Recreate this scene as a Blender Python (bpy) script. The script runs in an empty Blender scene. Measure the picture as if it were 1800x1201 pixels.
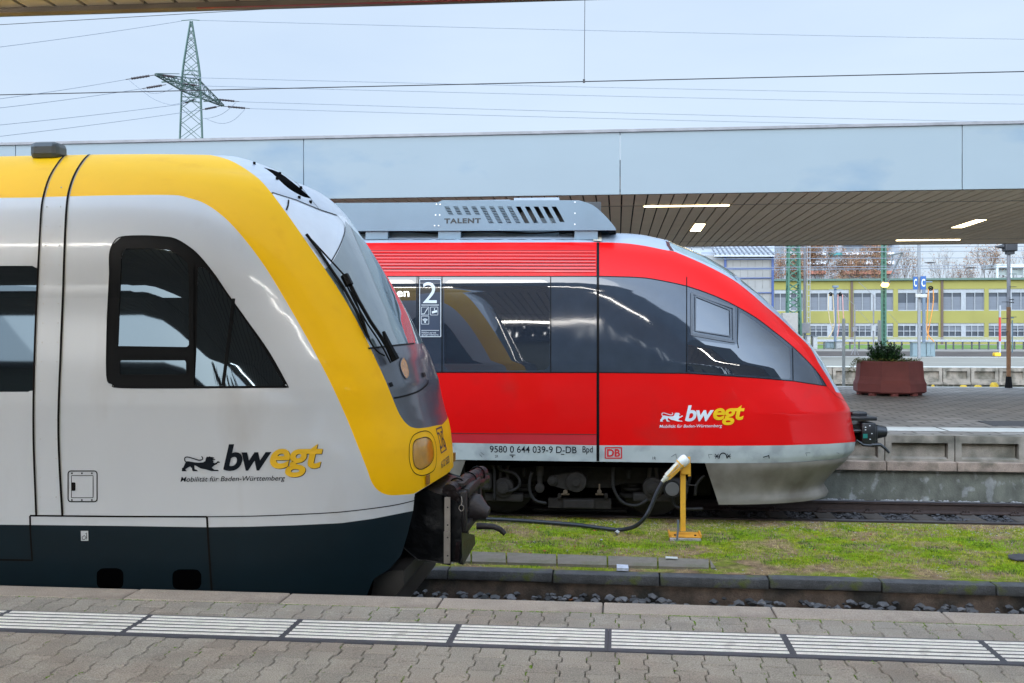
import bpy, bmesh, math, random
import numpy as np
from mathutils import Vector, Matrix
from mathutils.bvhtree import BVHTree
from mathutils.geometry import tessellate_polygon
R = math.radians
sc = bpy.context.scene
# ------------------------------------------------------------------ camera
F, HZ, HC = 1750.0, 588.0, 2.36          # focal length and horizon in photo pixels, eye height over the rail
YAW = math.atan(.1057)
S_, C_ = math.sin(YAW), math.cos(YAW)
cam_d = bpy.data.cameras.new('camera'); cam = bpy.data.objects.new('camera', cam_d)
sc.collection.objects.link(cam); sc.camera = cam
cam.location = (0, 0, HC); cam.rotation_euler = (R(90), 0, YAW)
cam_d.sensor_width = 36; cam_d.lens = F / 1800 * 36
cam_d.shift_y = (HZ - 600.5) / 1800
cam_d.clip_start = .1; cam_d.clip_end = 3000
# ------------------------------------------------------------------ sky and sun
SUN_EL, SUN_AZ = R(22), R(195)
w = bpy.data.worlds.new('World'); sc.world = w; w.use_nodes = True
nt = w.node_tree; nt.nodes.clear()
def wn(t): return nt.nodes.new(t)
out = wn('ShaderNodeOutputWorld'); bg = wn('ShaderNodeBackground'); bg.inputs[1].default_value = .1
sky = wn('ShaderNodeTexSky'); sky.sky_type = 'NISHITA'; sky.sun_disc = False
sky.sun_elevation = SUN_EL; sky.sun_rotation = SUN_AZ; sky.air_density = 1.0; sky.dust_density = 3
tc = wn('ShaderNodeTexCoord'); mp = wn('ShaderNodeMapping'); mp.inputs['Scale'].default_value = (1, 1, 3.5)
nz = wn('ShaderNodeTexNoise'); nz.inputs['Scale'].default_value = 2.2; nz.inputs['Detail'].default_value = 5
cr = wn('ShaderNodeValToRGB')
cr.color_ramp.elements[0].position = .3; cr.color_ramp.elements[0].color = (2.95, 3.62, 4.6, 1)
cr.color_ramp.elements[1].position = .72; cr.color_ramp.elements[1].color = (3.5, 4.12, 4.85, 1)
mx = wn('ShaderNodeMixRGB'); mx.inputs[0].default_value = .88
nt.links.new(tc.outputs['Generated'], mp.inputs[0]); nt.links.new(mp.outputs[0], nz.inputs['Vector'])
nt.links.new(nz.outputs['Fac'], cr.inputs[0]); nt.links.new(sky.outputs[0], mx.inputs[1])
# the overcast is brighter on the sun's side, behind the viewer
vd = wn('ShaderNodeVectorMath'); vd.operation = 'DOT_PRODUCT'; vd.inputs[1].default_value = (math.sin(SUN_AZ), math.cos(SUN_AZ), .45)
mr_ = wn('ShaderNodeMapRange'); mr_.interpolation_type = 'SMOOTHSTEP'; mr_.inputs[1].default_value = -.15; mr_.inputs[2].default_value = .95; mr_.inputs[3].default_value = 0; mr_.inputs[4].default_value = 1; mt = wn('ShaderNodeMixRGB'); mt.inputs[1].default_value = (1, 1, 1, 1); mt.inputs[2].default_value = (3.7, 4.0, 4.35, 1)
mg = wn('ShaderNodeMixRGB'); mg.blend_type = 'MULTIPLY'; mg.inputs[0].default_value = 1
nt.links.new(tc.outputs['Generated'], vd.inputs[0]); nt.links.new(vd.outputs['Value'], mr_.inputs[0]); nt.links.new(mx.outputs[0], mg.inputs[1]); nt.links.new(mr_.outputs[0], mt.inputs[0]); nt.links.new(mt.outputs[0], mg.inputs[2])
nt.links.new(cr.outputs[0], mx.inputs[2]); nt.links.new(mg.outputs[0], bg.inputs[0])
nt.links.new(bg.outputs[0], out.inputs[0])
sd = bpy.data.lights.new('sun', 'SUN'); sd.energy = .6; sd.angle = R(45); sd.color = (1, .97, .92)
so = bpy.data.objects.new('sun', sd); sc.collection.objects.link(so)
so.rotation_euler = Vector((-math.sin(SUN_AZ) * math.cos(SUN_EL), -math.cos(SUN_AZ) * math.cos(SUN_EL), -math.sin(SUN_EL))).to_track_quat('-Z', 'Y').to_euler()
sc.view_settings.view_transform = 'Standard'; sc.view_settings.look = 'None'
sc.view_settings.exposure = 1.1; sc.view_settings.gamma = 1
sc.cycles.max_bounces = 7; sc.cycles.glossy_bounces = 4; sc.cycles.transmission_bounces = 4
sc.cycles.caustics_reflective = False; sc.cycles.caustics_refractive = False
# ------------------------------------------------------------------ helpers
def proj(X, Y, Z):
    d = -S_ * X + C_ * Y; r = C_ * X + S_ * Y
    return 900 + F * r / d, HZ - F * (Z - HC) / d
def ray(px, py):
    dx = (px - 900) / F
    return Vector((-S_ + dx * C_, C_ + dx * S_, (HZ - py) / F))
def at(px, py, Y):
    d = ray(px, py); t = Y / d.y
    return Vector((t * d.x, Y, HC + t * d.z))
def gr(px, py, z):
    d = ray(px, py); t = (z - HC) / d.z
    return Vector((t * d.x, t * d.y, z))
CAM = Vector((0, 0, HC))

MATS = {}
def mat(name, col, rough=.6, metal=0., var=.12, scale=6., bump=.0, bscale=None, coat=0., col2=None, c2=(.45, .6), s2=1.2, spec=.5, speck=0., emit=None, estr=0., ior=None, wavy=0., stretch=None, tint=None, det=6., coat_rough=.06):
    if name in MATS: return MATS[name]
    m = bpy.data.materials.new(name); m.use_nodes = True; t = m.node_tree; N = t.nodes; L = t.links
    b = N['Principled BSDF']; b.inputs['Roughness'].default_value = rough; b.inputs['Metallic'].default_value = metal
    b.inputs['Specular IOR Level'].default_value = spec
    if tint: b.inputs['Specular Tint'].default_value = (*tint, 1)
    if ior: b.inputs['IOR'].default_value = ior
    if coat: b.inputs['Coat Weight'].default_value = coat; b.inputs['Coat Roughness'].default_value = coat_rough
    co = N.new('ShaderNodeTexCoord'); src = co.outputs['Object']
    if stretch:
        mpp = N.new('ShaderNodeMapping'); mpp.inputs['Scale'].default_value = stretch
        L.new(src, mpp.inputs[0]); src = mpp.outputs[0]
    n1 = N.new('ShaderNodeTexNoise'); n1.inputs['Scale'].default_value = scale; n1.inputs['Detail'].default_value = det
    L.new(src, n1.inputs['Vector'])
    base = N.new('ShaderNodeRGB'); base.outputs[0].default_value = (*col, 1); cur = base.outputs[0]
    if col2:
        n2 = N.new('ShaderNodeTexNoise'); n2.inputs['Scale'].default_value = s2; n2.inputs['Detail'].default_value = 5
        L.new(src, n2.inputs['Vector'])
        mr = N.new('ShaderNodeMapRange'); mr.inputs[1].default_value = c2[0]; mr.inputs[2].default_value = c2[1]
        L.new(n2.outputs['Fac'], mr.inputs[0])
        mm = N.new('ShaderNodeMixRGB'); L.new(mr.outputs[0], mm.inputs[0]); L.new(cur, mm.inputs[1])
        mm.inputs[2].default_value = (*col2, 1); cur = mm.outputs[0]
    mr = N.new('ShaderNodeMapRange'); mr.inputs[1].default_value = .25; mr.inputs[2].default_value = .75
    mr.inputs[3].default_value = 1 - var; mr.inputs[4].default_value = 1 + var
    L.new(n1.outputs['Fac'], mr.inputs[0])
    mm = N.new('ShaderNodeMixRGB'); mm.blend_type = 'MULTIPLY'; mm.inputs[0].default_value = 1
    L.new(cur, mm.inputs[1]); L.new(mr.outputs[0], mm.inputs[2]); cur = mm.outputs[0]
    if speck:
        n3 = N.new('ShaderNodeTexNoise'); n3.inputs['Scale'].default_value = 160; n3.inputs['Detail'].default_value = 3
        L.new(co.outputs['Object'], n3.inputs['Vector'])
        mr = N.new('ShaderNodeMapRange'); mr.inputs[1].default_value = .3; mr.inputs[2].default_value = .7
        mr.inputs[3].default_value = 1 - speck; mr.inputs[4].default_value = 1 + speck
        L.new(n3.outputs['Fac'], mr.inputs[0])
        mm = N.new('ShaderNodeMixRGB'); mm.blend_type = 'MULTIPLY'; mm.inputs[0].default_value = 1
        L.new(cur, mm.inputs[1]); L.new(mr.outputs[0], mm.inputs[2]); cur = mm.outputs[0]
    L.new(cur, b.inputs['Base Color'])
    if bump or wavy:
        bp = N.new('ShaderNodeBump')
        if wavy:
            n4 = N.new('ShaderNodeTexNoise'); n4.inputs['Scale'].default_value = bscale or .9; n4.inputs['Detail'].default_value = 1
            L.new(src, n4.inputs['Vector']); L.new(n4.outputs['Fac'], bp.inputs['Height'])
            bp.inputs['Strength'].default_value = 1; bp.inputs['Distance'].default_value = wavy
            L.new(bp.outputs[0], b.inputs['Normal'])
            if coat: L.new(bp.outputs[0], b.inputs['Coat Normal'])
        else:
            n4 = N.new('ShaderNodeTexNoise'); n4.inputs['Scale'].default_value = bscale or scale * 4; n4.inputs['Detail'].default_value = 6
            L.new(src, n4.inputs['Vector']); L.new(n4.outputs['Fac'], bp.inputs['Height'])
            bp.inputs['Strength'].default_value = bump; bp.inputs['Distance'].default_value = .01
            L.new(bp.outputs[0], b.inputs['Normal'])
    if emit:
        b.inputs['Emission Color'].default_value = (*emit, 1); b.inputs['Emission Strength'].default_value = estr
    MATS[name] = m; m['_'] = 1
    return m

ROOT = {}
def tag(o, label=None, cat=None, group=None, kind=None):
    if label: o['label'] = label
    if cat: o['category'] = cat
    if group: o['group'] = group
    if kind: o['kind'] = kind
    return o
def empty(name, loc, label=None, cat=None, group=None):
    o = bpy.data.objects.new(name, None); sc.collection.objects.link(o); o.location = loc; o.empty_display_size = .3
    ROOT[o.name] = Vector(loc); return tag(o, label, cat, group)
def link_mesh(name, vs, fs, mats, parent=None, smooth=False, mi=None, loc=None, normals=None):
    vs = np.asarray(vs, dtype=float).reshape(-1, 3)
    if parent is not None: base = ROOT[parent.name]
    elif loc is not None: base = Vector(loc)
    else: base = Vector(((vs[:, 0].min() + vs[:, 0].max()) / 2, (vs[:, 1].min() + vs[:, 1].max()) / 2, vs[:, 2].min()))
    me = bpy.data.meshes.new(name)
    me.from_pydata((vs - np.array(base)).tolist(), [], fs)
    if not isinstance(mats, (list, tuple)): mats = [mats]
    for m in mats: me.materials.append(m)
    if mi is not None: me.polygons.foreach_set('material_index', mi)
    if smooth is not False: me.shade_smooth() if smooth is True else me.shade_smooth()
    me.validate(); me.update()
    if isinstance(smooth, (int, float)) and smooth is not True and smooth is not False:
        me.set_sharp_from_angle(angle=R(smooth))
    if normals is not None and len(normals) == len(me.vertices): me.normals_split_custom_set_from_vertices(normals)
    o = bpy.data.objects.new(name, me); sc.collection.objects.link(o)
    if parent is not None: o.parent = parent
    else: o.location = base
    ROOT[o.name] = base
    return o
class MB:
    def __init__(s): s.v = []; s.f = []; s.m = []; s.mi = 0
    def add(s, vs, fs):
        n = len(s.v); s.v += [tuple(p) for p in vs]; s.f += [tuple(i + n for i in f) for f in fs]; s.m += [s.mi] * len(fs); return s
    def box(s, c, d, rot=None, bev=0.):
        hx, hy, hz = d[0] / 2, d[1] / 2, d[2] / 2
        if bev:
            b = min(bev, hx * .9, hy * .9, hz * .9); bm = bmesh.new(); bmesh.ops.create_cube(bm, size=1)
            for q in bm.verts: q.co = Vector((q.co.x * d[0], q.co.y * d[1], q.co.z * d[2]))
            bmesh.ops.bevel(bm, geom=bm.edges[:], offset=b, segments=2, affect='EDGES', profile=.5)
            vs = [q.co.copy() for q in bm.verts]; bm.verts.index_update(); fs = [[q.index for q in f.verts] for f in bm.faces]; bm.free()
        else:
            vs = [Vector((x, y, z)) for z in (-hz, hz) for y in (-hy, hy) for x in (-hx, hx)]
            fs = [(0, 2, 3, 1), (4, 5, 7, 6), (0, 1, 5, 4), (2, 6, 7, 3), (0, 4, 6, 2), (1, 3, 7, 5)]
        if rot is not None: vs = [rot @ q for q in vs]
        c = Vector(c); return s.add([q + c for q in vs], fs)
    def b2(s, a, b, bev=0.):
        return s.box([(a[i] + b[i]) / 2 for i in range(3)], [abs(b[i] - a[i]) for i in range(3)], bev=bev)
    def tube(s, pts, r, n=8, cap=True):
        pts = [Vector(p) for p in pts]; rs = r if isinstance(r, (list, tuple)) else [r] * len(pts)
        vs = []; up = None
        for i, p in enumerate(pts):
            t = (pts[min(i + 1, len(pts) - 1)] - pts[max(i - 1, 0)]).normalized()
            if up is None:
                up = Vector((0, 0, 1)) if abs(t.z) < .9 else Vector((1, 0, 0))
            a = t.cross(up).normalized(); b = a.cross(t).normalized(); up = b
            for k in range(n):
                q = 2 * math.pi * k / n; vs.append(p + a * math.cos(q) * rs[i] + b * math.sin(q) * rs[i])
        fs = [(i * n + k, i * n + (k + 1) % n, (i + 1) * n + (k + 1) % n, (i + 1) * n + k) for i in range(len(pts) - 1) for k in range(n)]
        if cap: fs += [tuple(range(n))[::-1], tuple((len(pts) - 1) * n + k for k in range(n))]
        return s.add(vs, fs)
    def bar(s, a, b, w, h=None):
        a, b = Vector(a), Vector(b); h = h or w; t = b - a; l = t.length
        if l < 1e-6: return s
        q = t.to_track_quat('Z', 'Y').to_matrix(); return s.box((a + b) / 2, (w, h, l), rot=q)
    def cyl(s, c, r, h, axis='Y', n=20, bev=.0, r2=None):
        ax = {'X': Vector((1, 0, 0)), 'Y': Vector((0, 1, 0)), 'Z': Vector((0, 0, 1))}[axis]; c = Vector(c)
        r2 = r if r2 is None else r2
        if bev: return s.tube([c - ax * h / 2, c - ax * (h / 2 - bev * .3), c - ax * (h / 2 - bev), c + ax * (h / 2 - bev), c + ax * (h / 2 - bev * .3), c + ax * h / 2], [r - bev, r - bev * .3, r, r2, r2 - bev * .3, r2 - bev], n)
        return s.tube([c - ax * h / 2, c + ax * h / 2], [r, r2], n)
    def prism(s, poly, a, b, plane='XZ', holes=()):
        # polygon in the named plane, extruded between a and b along the third axis
        def pt(u, v, w):
            return {'XZ': (u, w, v), 'XY': (u, v, w), 'YZ': (w, u, v)}[plane]
        loops = [list(poly)] + [list(h) for h in holes]
        tris = tessellate_polygon([[Vector((u, v, 0)) for u, v in l] for l in loops])
        flat = [p for l in loops for p in l]; n = len(flat)
        vs = [pt(u, v, a) for u, v in flat] + [pt(u, v, b) for u, v in flat]
        fs = [tuple(t) for t in tris] + [tuple(i + n for i in t[::-1]) for t in tris]; k = 0
        for l in loops:
            m = len(l); fs += [(k + i, k + (i + 1) % m, n + k + (i + 1) % m, n + k + i) for i in range(m)]; k += m
        return s.add(vs, fs)
    def rock(s, c, r, rnd, flat=.7):
        vs = []
        for (x, y, z) in ((1, 0, 0), (-1, 0, 0), (0, 1, 0), (0, -1, 0), (0, 0, 1), (0, 0, -1), (.6, .6, .5), (-.6, .6, .45), (.6, -.6, .5), (-.6, -.6, .5)):
            j = r * rnd.uniform(.7, 1.2); vs.append((x * j, y * j, z * j * flat))
        a = rnd.uniform(0, 6.28); ca, sa = math.cos(a), math.sin(a)
        vs = [(c[0] + x * ca - y * sa, c[1] + x * sa + y * ca, c[2] + z) for x, y, z in vs]
        return s.add(vs, [(4, 6, 7), (4, 7, 9), (4, 9, 8), (4, 8, 6), (0, 2, 6), (2, 7, 6), (2, 1, 7), (1, 9, 7), (1, 3, 9), (3, 8, 9), (3, 0, 8), (0, 6, 8), (5, 2, 0), (5, 1, 2), (5, 3, 1), (5, 0, 3)])
    def build(s, name, m, parent=None, smooth=False, loc=None):
        o = link_mesh(name, s.v, s.f, m, parent, smooth, s.m, loc)
        bm = bmesh.new(); bm.from_mesh(o.data)
        if len(bm.faces) < 30000: bmesh.ops.recalc_face_normals(bm, faces=bm.faces[:])
        bm.to_mesh(o.data); bm.free()
        return o
def sm(pts, k=5):
    """Catmull-Rom through an open chain; a repeated point keeps its corner."""
    P = [Vector((p[0], p[1], 0)) for p in pts]; o = []
    for i in range(len(P) - 1):
        a, b, c, d = P[max(i - 1, 0)], P[i], P[i + 1], P[min(i + 2, len(P) - 1)]
        if (c - b).length < 1e-9: continue
        for j in range(k):
            t = j / k
            q = .5 * ((2 * b) + (c - a) * t + (2 * a - 5 * b + 4 * c - d) * t * t + (3 * b - a - 3 * c + d) * t ** 3)
            o.append((q.x, q.y))
    o.append((P[-1].x, P[-1].y)); return o
def smc(pts, k=5):
    q = list(pts); return sm([q[-1]] + q + [q[0], q[1]], k)[k:-k - 1]
def rrect(x0, y0, x1, y1, r, n=4):
    o = []
    for cx, cy, a0 in ((x1 - r, y0 + r, -90), (x1 - r, y1 - r, 0), (x0 + r, y1 - r, 90), (x0 + r, y0 + r, 180)):
        for i in range(n + 1):
            a = R(a0 + 90 * i / n); o.append((cx + r * math.cos(a), cy + r * math.sin(a)))
    return o
def sdist(Q, poly):
    """signed distance (positive inside) of 2-D points Q to a polygon"""
    P = np.asarray(poly, float); A = P; B = np.roll(P, -1, 0); d = np.full(len(Q), 1e18); ins = np.zeros(len(Q), bool)
    for a, b in zip(A, B):
        e = b - a; l2 = e @ e
        if l2 < 1e-12: continue
        w_ = Q - a; t = np.clip((w_ @ e) / l2, 0, 1); r_ = w_ - t[:, None] * e
        d = np.minimum(d, (r_ ** 2).sum(1))
        c = ((a[1] <= Q[:, 1]) & (b[1] > Q[:, 1])) | ((b[1] <= Q[:, 1]) & (a[1] > Q[:, 1]))
        if a[1] != b[1]:
            xx = a[0] + (Q[:, 1] - a[1]) * e[0] / e[1]; ins ^= c & (Q[:, 0] < xx)
    return np.where(ins, 1, -1) * np.sqrt(d)
class Shell:
    """A coach body: horizontal slices whose plan is straight sides closing in a superellipse nose."""
    def __init__(s, rows, xf, yc, L, n, back, dx=.04, nc=44):
        s.yc = yc; us = []
        xs_back = np.arange(back, -99, 1)
        V = []
        th = np.linspace(0, math.pi / 2, nc)
        sq = np.sin(th) ** (2 / n); cq = np.cos(th) ** (2 / n); cq[-1] = 0
        nb = int((min(xf) - L - back) / dx)
        for (wd, z), x in zip(rows, xf):
            xs = np.concatenate([np.linspace(back, x - L, nb, endpoint=False), x - L + L * sq])
            ys = np.concatenate([np.full(nb, 1.), cq]) * wd
            X = np.concatenate([xs, xs[::-1][1:]]); Y = np.concatenate([-ys, ys[::-1][1:]]) + yc
            V.append(np.stack([X, Y, np.full(len(X), z)], 1))
        s.nr, s.ncol = len(rows), len(V[0]); s.V = np.concatenate(V)
        i = np.arange(s.nr - 1)[:, None] * s.ncol + np.arange(s.ncol - 1)[None, :]
        a = i.ravel(); b = a + 1; c = a + s.ncol + 1; d = a + s.ncol
        s.T = np.concatenate([np.stack([a, b, c], 1), np.stack([a, c, d], 1)]); s.lab = np.zeros(len(s.T), int)
        s.norm(); s.bvh = BVHTree.FromPolygons(s.V.tolist(), s.T.tolist())
    def norm(s):
        T = s.T; A, B, C = s.V[T[:, 0]], s.V[T[:, 1]], s.V[T[:, 2]]; fn = np.cross(B - A, C - A)
        N = np.zeros_like(s.V)
        for k in range(3): np.add.at(N, T[:, k], fn)
        l = np.linalg.norm(N, axis=1); l[l < 1e-12] = 1; s.N = N / l[:, None]
    def q(s):
        V = s.V.copy(); far = V[:, 1] > s.yc; V[far, 1] = 2 * s.yc - V[far, 1]
        px, py = proj(V[:, 0], V[:, 1], V[:, 2]); return np.stack([px, py], 1)
    def cut(s, poly, lab, only=None, mirror=True):
        if mirror: D = sdist(s.q(), poly)
        else:
            px, py = proj(s.V[:, 0], s.V[:, 1], s.V[:, 2]); D = sdist(np.stack([px, py], 1), poly)
            D = np.where(((s.V - np.array(CAM)) * s.N).sum(1) < .0, D, -50.)
        D = np.where(np.abs(D) < 1e-4, 1e-4, D)
        ok = np.ones(len(s.T), bool) if only is None else np.isin(s.lab, only)
        sg = D[s.T] > 0; cnt = sg.sum(1)
        s.lab = np.where(ok & (cnt == 3), lab, s.lab)
        cr_ = np.where(ok & (cnt > 0) & (cnt < 3))[0]
        if not len(cr_): return
        nv = []; nn = []; cache = {}; base = len(s.V); nT = []; nL = []
        def mid(i, j):
            k = (min(i, j), max(i, j))
            if k not in cache:
                t = D[k[0]] / (D[k[0]] - D[k[1]]); cache[k] = base + len(nv)
                nv.append(s.V[k[0]] * (1 - t) + s.V[k[1]] * t); n_ = s.N[k[0]] * (1 - t) + s.N[k[1]] * t; nn.append(n_ / max(np.linalg.norm(n_), 1e-9))
            return cache[k]
        for f in cr_:
            t = s.T[f].tolist(); g = [D[i] > 0 for i in t]
            odd = [k for k in range(3) if g.count(g[k]) == 1][0]
            a, b, c = t[odd], t[(odd + 1) % 3], t[(odd + 2) % 3]; ab, ac = mid(a, b), mid(a, c)
            la, lb = (lab, s.lab[f]) if D[a] > 0 else (s.lab[f], lab)
            nT += [(a, ab, ac), (ab, b, c), (ab, c, ac)]; nL += [la, lb, lb]
        keep = np.ones(len(s.T), bool); keep[cr_] = False
        s.T = np.concatenate([s.T[keep], np.array(nT)]); s.lab = np.concatenate([s.lab[keep], np.array(nL)])
        s.V = np.concatenate([s.V, np.array(nv)]); s.N = np.concatenate([s.N, np.array(nn)])
    def part(s, name, labs, mats, parent, off=0., sel=None):
        """the faces with these labels as one mesh object; one material per label"""
        if isinstance(labs, int): labs = [labs]; mats = [mats]
        m = np.isin(s.lab, labs)
        if sel is not None: m &= sel(s.V[s.T].mean(1))
        T = s.T[m]; L = s.lab[m]; u, inv = np.unique(T, return_inverse=True); inv = inv.reshape(T.shape)
        V = s.V[u] + s.N[u] * off; ix = {l: i for i, l in enumerate(labs)}
        A, B, C = V[inv[:, 0]], V[inv[:, 1]], V[inv[:, 2]]; ok = np.linalg.norm(np.cross(B - A, C - A), axis=1) > 1e-9
        inv = inv[ok]; L = L[ok]
        return link_mesh(name, V, inv.tolist(), mats, parent, True, [ix[l] for l in L], normals=s.N[u].tolist())
    def hit(s, px, py, off=.003):
        d = ray(px, py).normalized(); loc, n, i, dist = s.bvh.ray_cast(CAM, d)
        if loc is None:
            # beyond the outline: nearest surface point to the ray
            best = None
            for k in range(60):
                c = s.bvh.find_nearest(CAM + d * (s.yc - 2.2 + k * .07))
                if c[0] is not None and (best is None or c[3] < best[3]): best = c
            loc, n, i, dist = best
        if n.dot(d) > 0: n = -n
        return loc + n * off, n
def stroke(mb, sh, pts, wd, off=.003, closed=False, step=6.):
    q = []
    pts = list(pts) + ([pts[0]] if closed else [])
    for a, b in zip(pts[:-1], pts[1:]):
        k = max(1, int(math.hypot(b[0] - a[0], b[1] - a[1]) / step)); q += [(a[0] + (b[0] - a[0]) * i / k, a[1] + (b[1] - a[1]) * i / k) for i in range(k)]
    q.append(pts[-1]); H = [sh.hit(*p, off) for p in q]; vs = []
    for i, (p, n) in enumerate(H):
        t = H[min(i + 1, len(H) - 1)][0] - H[max(i - 1, 0)][0]
        if t.length < 1e-6: t = Vector((1, 0, 0))
        sd_ = n.cross(t).normalized() * wd / 2; vs += [p - sd_, p + sd_]
    mb.add(vs, [(2 * i, 2 * i + 1, 2 * i + 3, 2 * i + 2) for i in range(len(H) - 1)])
def decal(mb, sh, poly, off=.004, holes=()):
    loops = [list(poly)] + [list(h) for h in holes]
    tris = tessellate_polygon([[Vector((u, v, 0)) for u, v in l] for l in loops])
    mb.add([sh.hit(u, v, off)[0] for l in loops for u, v in l], [tuple(t) for t in tris])
def glyphs(txt, bold=0., shear=0., space=1.):
    cu = bpy.data.curves.new('t', 'FONT'); cu.body = txt; cu.offset = bold; cu.shear = shear; cu.space_character = space; cu.resolution_u = 5
    o = bpy.data.objects.new('t', cu); sc.collection.objects.link(o); dg = bpy.context.evaluated_depsgraph_get(); dg.update()
    me = bpy.data.meshes.new_from_object(o.evaluated_get(dg)); vs = [(v.co.x, v.co.y) for v in me.vertices]; fs = [tuple(p.vertices) for p in me.polygons]
    bpy.data.objects.remove(o); bpy.data.curves.remove(cu); bpy.data.meshes.remove(me)
    xs = [v[0] for v in vs]; ys = [v[1] for v in vs]; x0, x1, y0, y1 = min(xs), max(xs), min(ys), max(ys)
    return [((x - x0) / (x1 - x0), (y - y0) / (y1 - y0)) for x, y in vs], fs
def write(mb, sh, txt, ll, lr, ul, off=.004, **k):
    """text whose bounding box has these lower-left, lower-right, upper-left corners in the photo, laid on a surface"""
    vs, fs = glyphs(txt, **k); ll, lr, ul = Vector(ll), Vector(lr), Vector(ul)
    f = sh.hit if hasattr(sh, 'hit') else sh
    q = [ll + (lr - ll) * u + (ul - ll) * v for u, v in vs]; mb.add([f(p.x, p.y, off)[0] for p in q], fs)
def on_plane(Y):
    return lambda px, py, off=.003: (at(px, py, Y) - Vector((0, off, 0)), Vector((0, -1, 0)))
def islands(fs, nv):
    par = list(range(nv))
    def find(a):
        while par[a] != a: par[a] = par[par[a]]; a = par[a]
        return a
    for f in fs:
        r = find(f[0])
        for k in f[1:]: par[find(k)] = r
    g = {}
    for i, f in enumerate(fs): g.setdefault(find(f[0]), []).append(i)
    return list(g.values())
def each(o, tiny=0):
    """split a built part into one object per connected piece"""
    me = o.data; fs = [list(p.vertices) for p in me.polygons]; mi = [p.material_index for p in me.polygons]; vs = [v.co.copy() for v in me.vertices]
    me_n = [tuple(c.vector) for c in me.corner_normals] if me.has_custom_normals else None
    vn = None
    if me_n:
        vn = [None] * len(vs)
        for l, lp in enumerate(me.loops): vn[lp.vertex_index] = me_n[l]
    gs = islands(fs, len(vs)); name = o.name.split('.')[0]; par = o.parent; mats = list(me.materials); sm_ = me.polygons[0].use_smooth; res = []
    if len(gs) < 2: return [o]
    key = o.name; base = ROOT[key]; kids = list(o.children); bpy.data.objects.remove(o); bpy.data.meshes.remove(me)
    for q in gs:
        if tiny and len(q) < tiny: continue
        ids = sorted({k for i in q for k in fs[i]}); ix = {k: n for n, k in enumerate(ids)}
        m2 = bpy.data.meshes.new(name); m2.from_pydata([vs[k] for k in ids], [], [[ix[k] for k in fs[i]] for i in q])
        for m in mats: m2.materials.append(m)
        m2.polygons.foreach_set('material_index', [mi[i] for i in q]); m2.polygons.foreach_set('use_smooth', [sm_] * len(q)); m2.update()
        if vn: m2.normals_split_custom_set_from_vertices([vn[k] for k in ids])
        c = bpy.data.objects.new(name, m2); sc.collection.objects.link(c); c.parent = par; ROOT[c.name] = base; res.append(c)
    return res
rnd = random.Random(5)
ORD = ['first', 'second', 'third', 'fourth', 'fifth', 'sixth', 'seventh', 'eighth', 'ninth', 'tenth', 'eleventh', 'twelfth']
# ------------------------------------------------------------------ materials
white = mat('white_paint', (.565, .59, .615), .38, var=.025, scale=2.2, coat=.45, coat_rough=.09, col2=(.46, .46, .455), c2=(.55, .8), s2=2.2, stretch=(1, 1, .35), wavy=.0025, bscale=1.1)
yellow = mat('yellow_paint', (.98, .535, .0), .42, var=.03, scale=3, coat=.07, spec=.14, coat_rough=.04, col2=(.90, .46, .0), c2=(.58, .8), s2=5, wavy=.0022, bscale=1.3)
petrol = mat('petrol_paint', (.002, .011, .017), .5, var=.15, scale=3, spec=.22, coat=.08, coat_rough=.12, wavy=.002)
red = mat('red_paint', (.64, .002, .002), .42, var=.06, scale=1.6, spec=.15, coat=.2, coat_rough=.07, col2=(.52, .010, .008), c2=(.55, .72), s2=1.4, wavy=.002, bscale=1.)
red2 = mat('red_repainted', (.45, .012, .02), .45, var=.08, coat=.3)
redglow = mat('red_hood', (.72, .03, .018), .4, var=.03, coat=.5)
stripe = mat('pale_stripe', (.38, .405, .385), .5, var=.08, scale=5, col2=(.27, .29, .285), c2=(.5, .68), s2=4, coat=.3)
roofg = mat('roof_grey', (.30, .35, .41), .42, var=.06, coat=.4, coat_rough=.15, scale=4)
skirtg = mat('skirt_grey', (.235, .21, .18), .55, var=.14, scale=3, col2=(.14, .12, .098), c2=(.42, .66), s2=2.2, spec=.3)
frontg = mat('front_grey', (.055, .065, .085), .35, var=.12, scale=8, coat=.6, coat_rough=.12)
glass = mat('dark_glass', (.010, .013, .016), .025, var=.1, ior=1.62, spec=.5, tint=(.62, .83, 1.), wavy=.0006, bscale=1.2)
rglass = mat('tinted_glass', (.018, .023, .032), .02, var=.1, ior=2.05, spec=.55, wavy=.001, bscale=1.3)
rband = mat('tinted_band', (.03, .039, .054), .05, var=.12, ior=1.72, spec=.5, wavy=.0012, bscale=2.4)
wglass = mat('windscreen_glass', (.15, .20, .22), .02, var=.1, ior=2.1, spec=.75, wavy=.002)
black = mat('black_rubber', (.0022, .0025, .003), .5, var=.2, spec=.14)
blackgl = mat('black_gloss', (.010, .012, .014), .22, var=.15, coat=.4)
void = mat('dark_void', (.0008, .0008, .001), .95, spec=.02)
seamm = mat('seam_dirt', (.010, .008, .007), .8, var=.3, spec=.1)
seal = mat('seal_grey', (.09, .10, .115), .5, var=.15)
fairing = mat('fairing_grey', (.55, .60, .67), .35, var=.08, scale=9, coat=.6, coat_rough=.1)
inkdk = mat('ink_dark', (.003, .006, .011), .5, spec=.12)
inkye = mat('ink_yellow', (.80, .47, .006), .35)
inkwh = mat('ink_white', (.62, .66, .68), .4)
inkrd = mat('ink_red', (.55, .01, .015), .4)
inkgr = mat('ink_grey', (.10, .11, .12), .5)
lampg = mat('lamp_amber', (.50, .20, .03), .15, var=.3, scale=40, coat=.8)
lampy = mat('headlamp_glass', (.50, .24, .012), .12, var=.15, coat=.3, scale=20)
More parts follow.
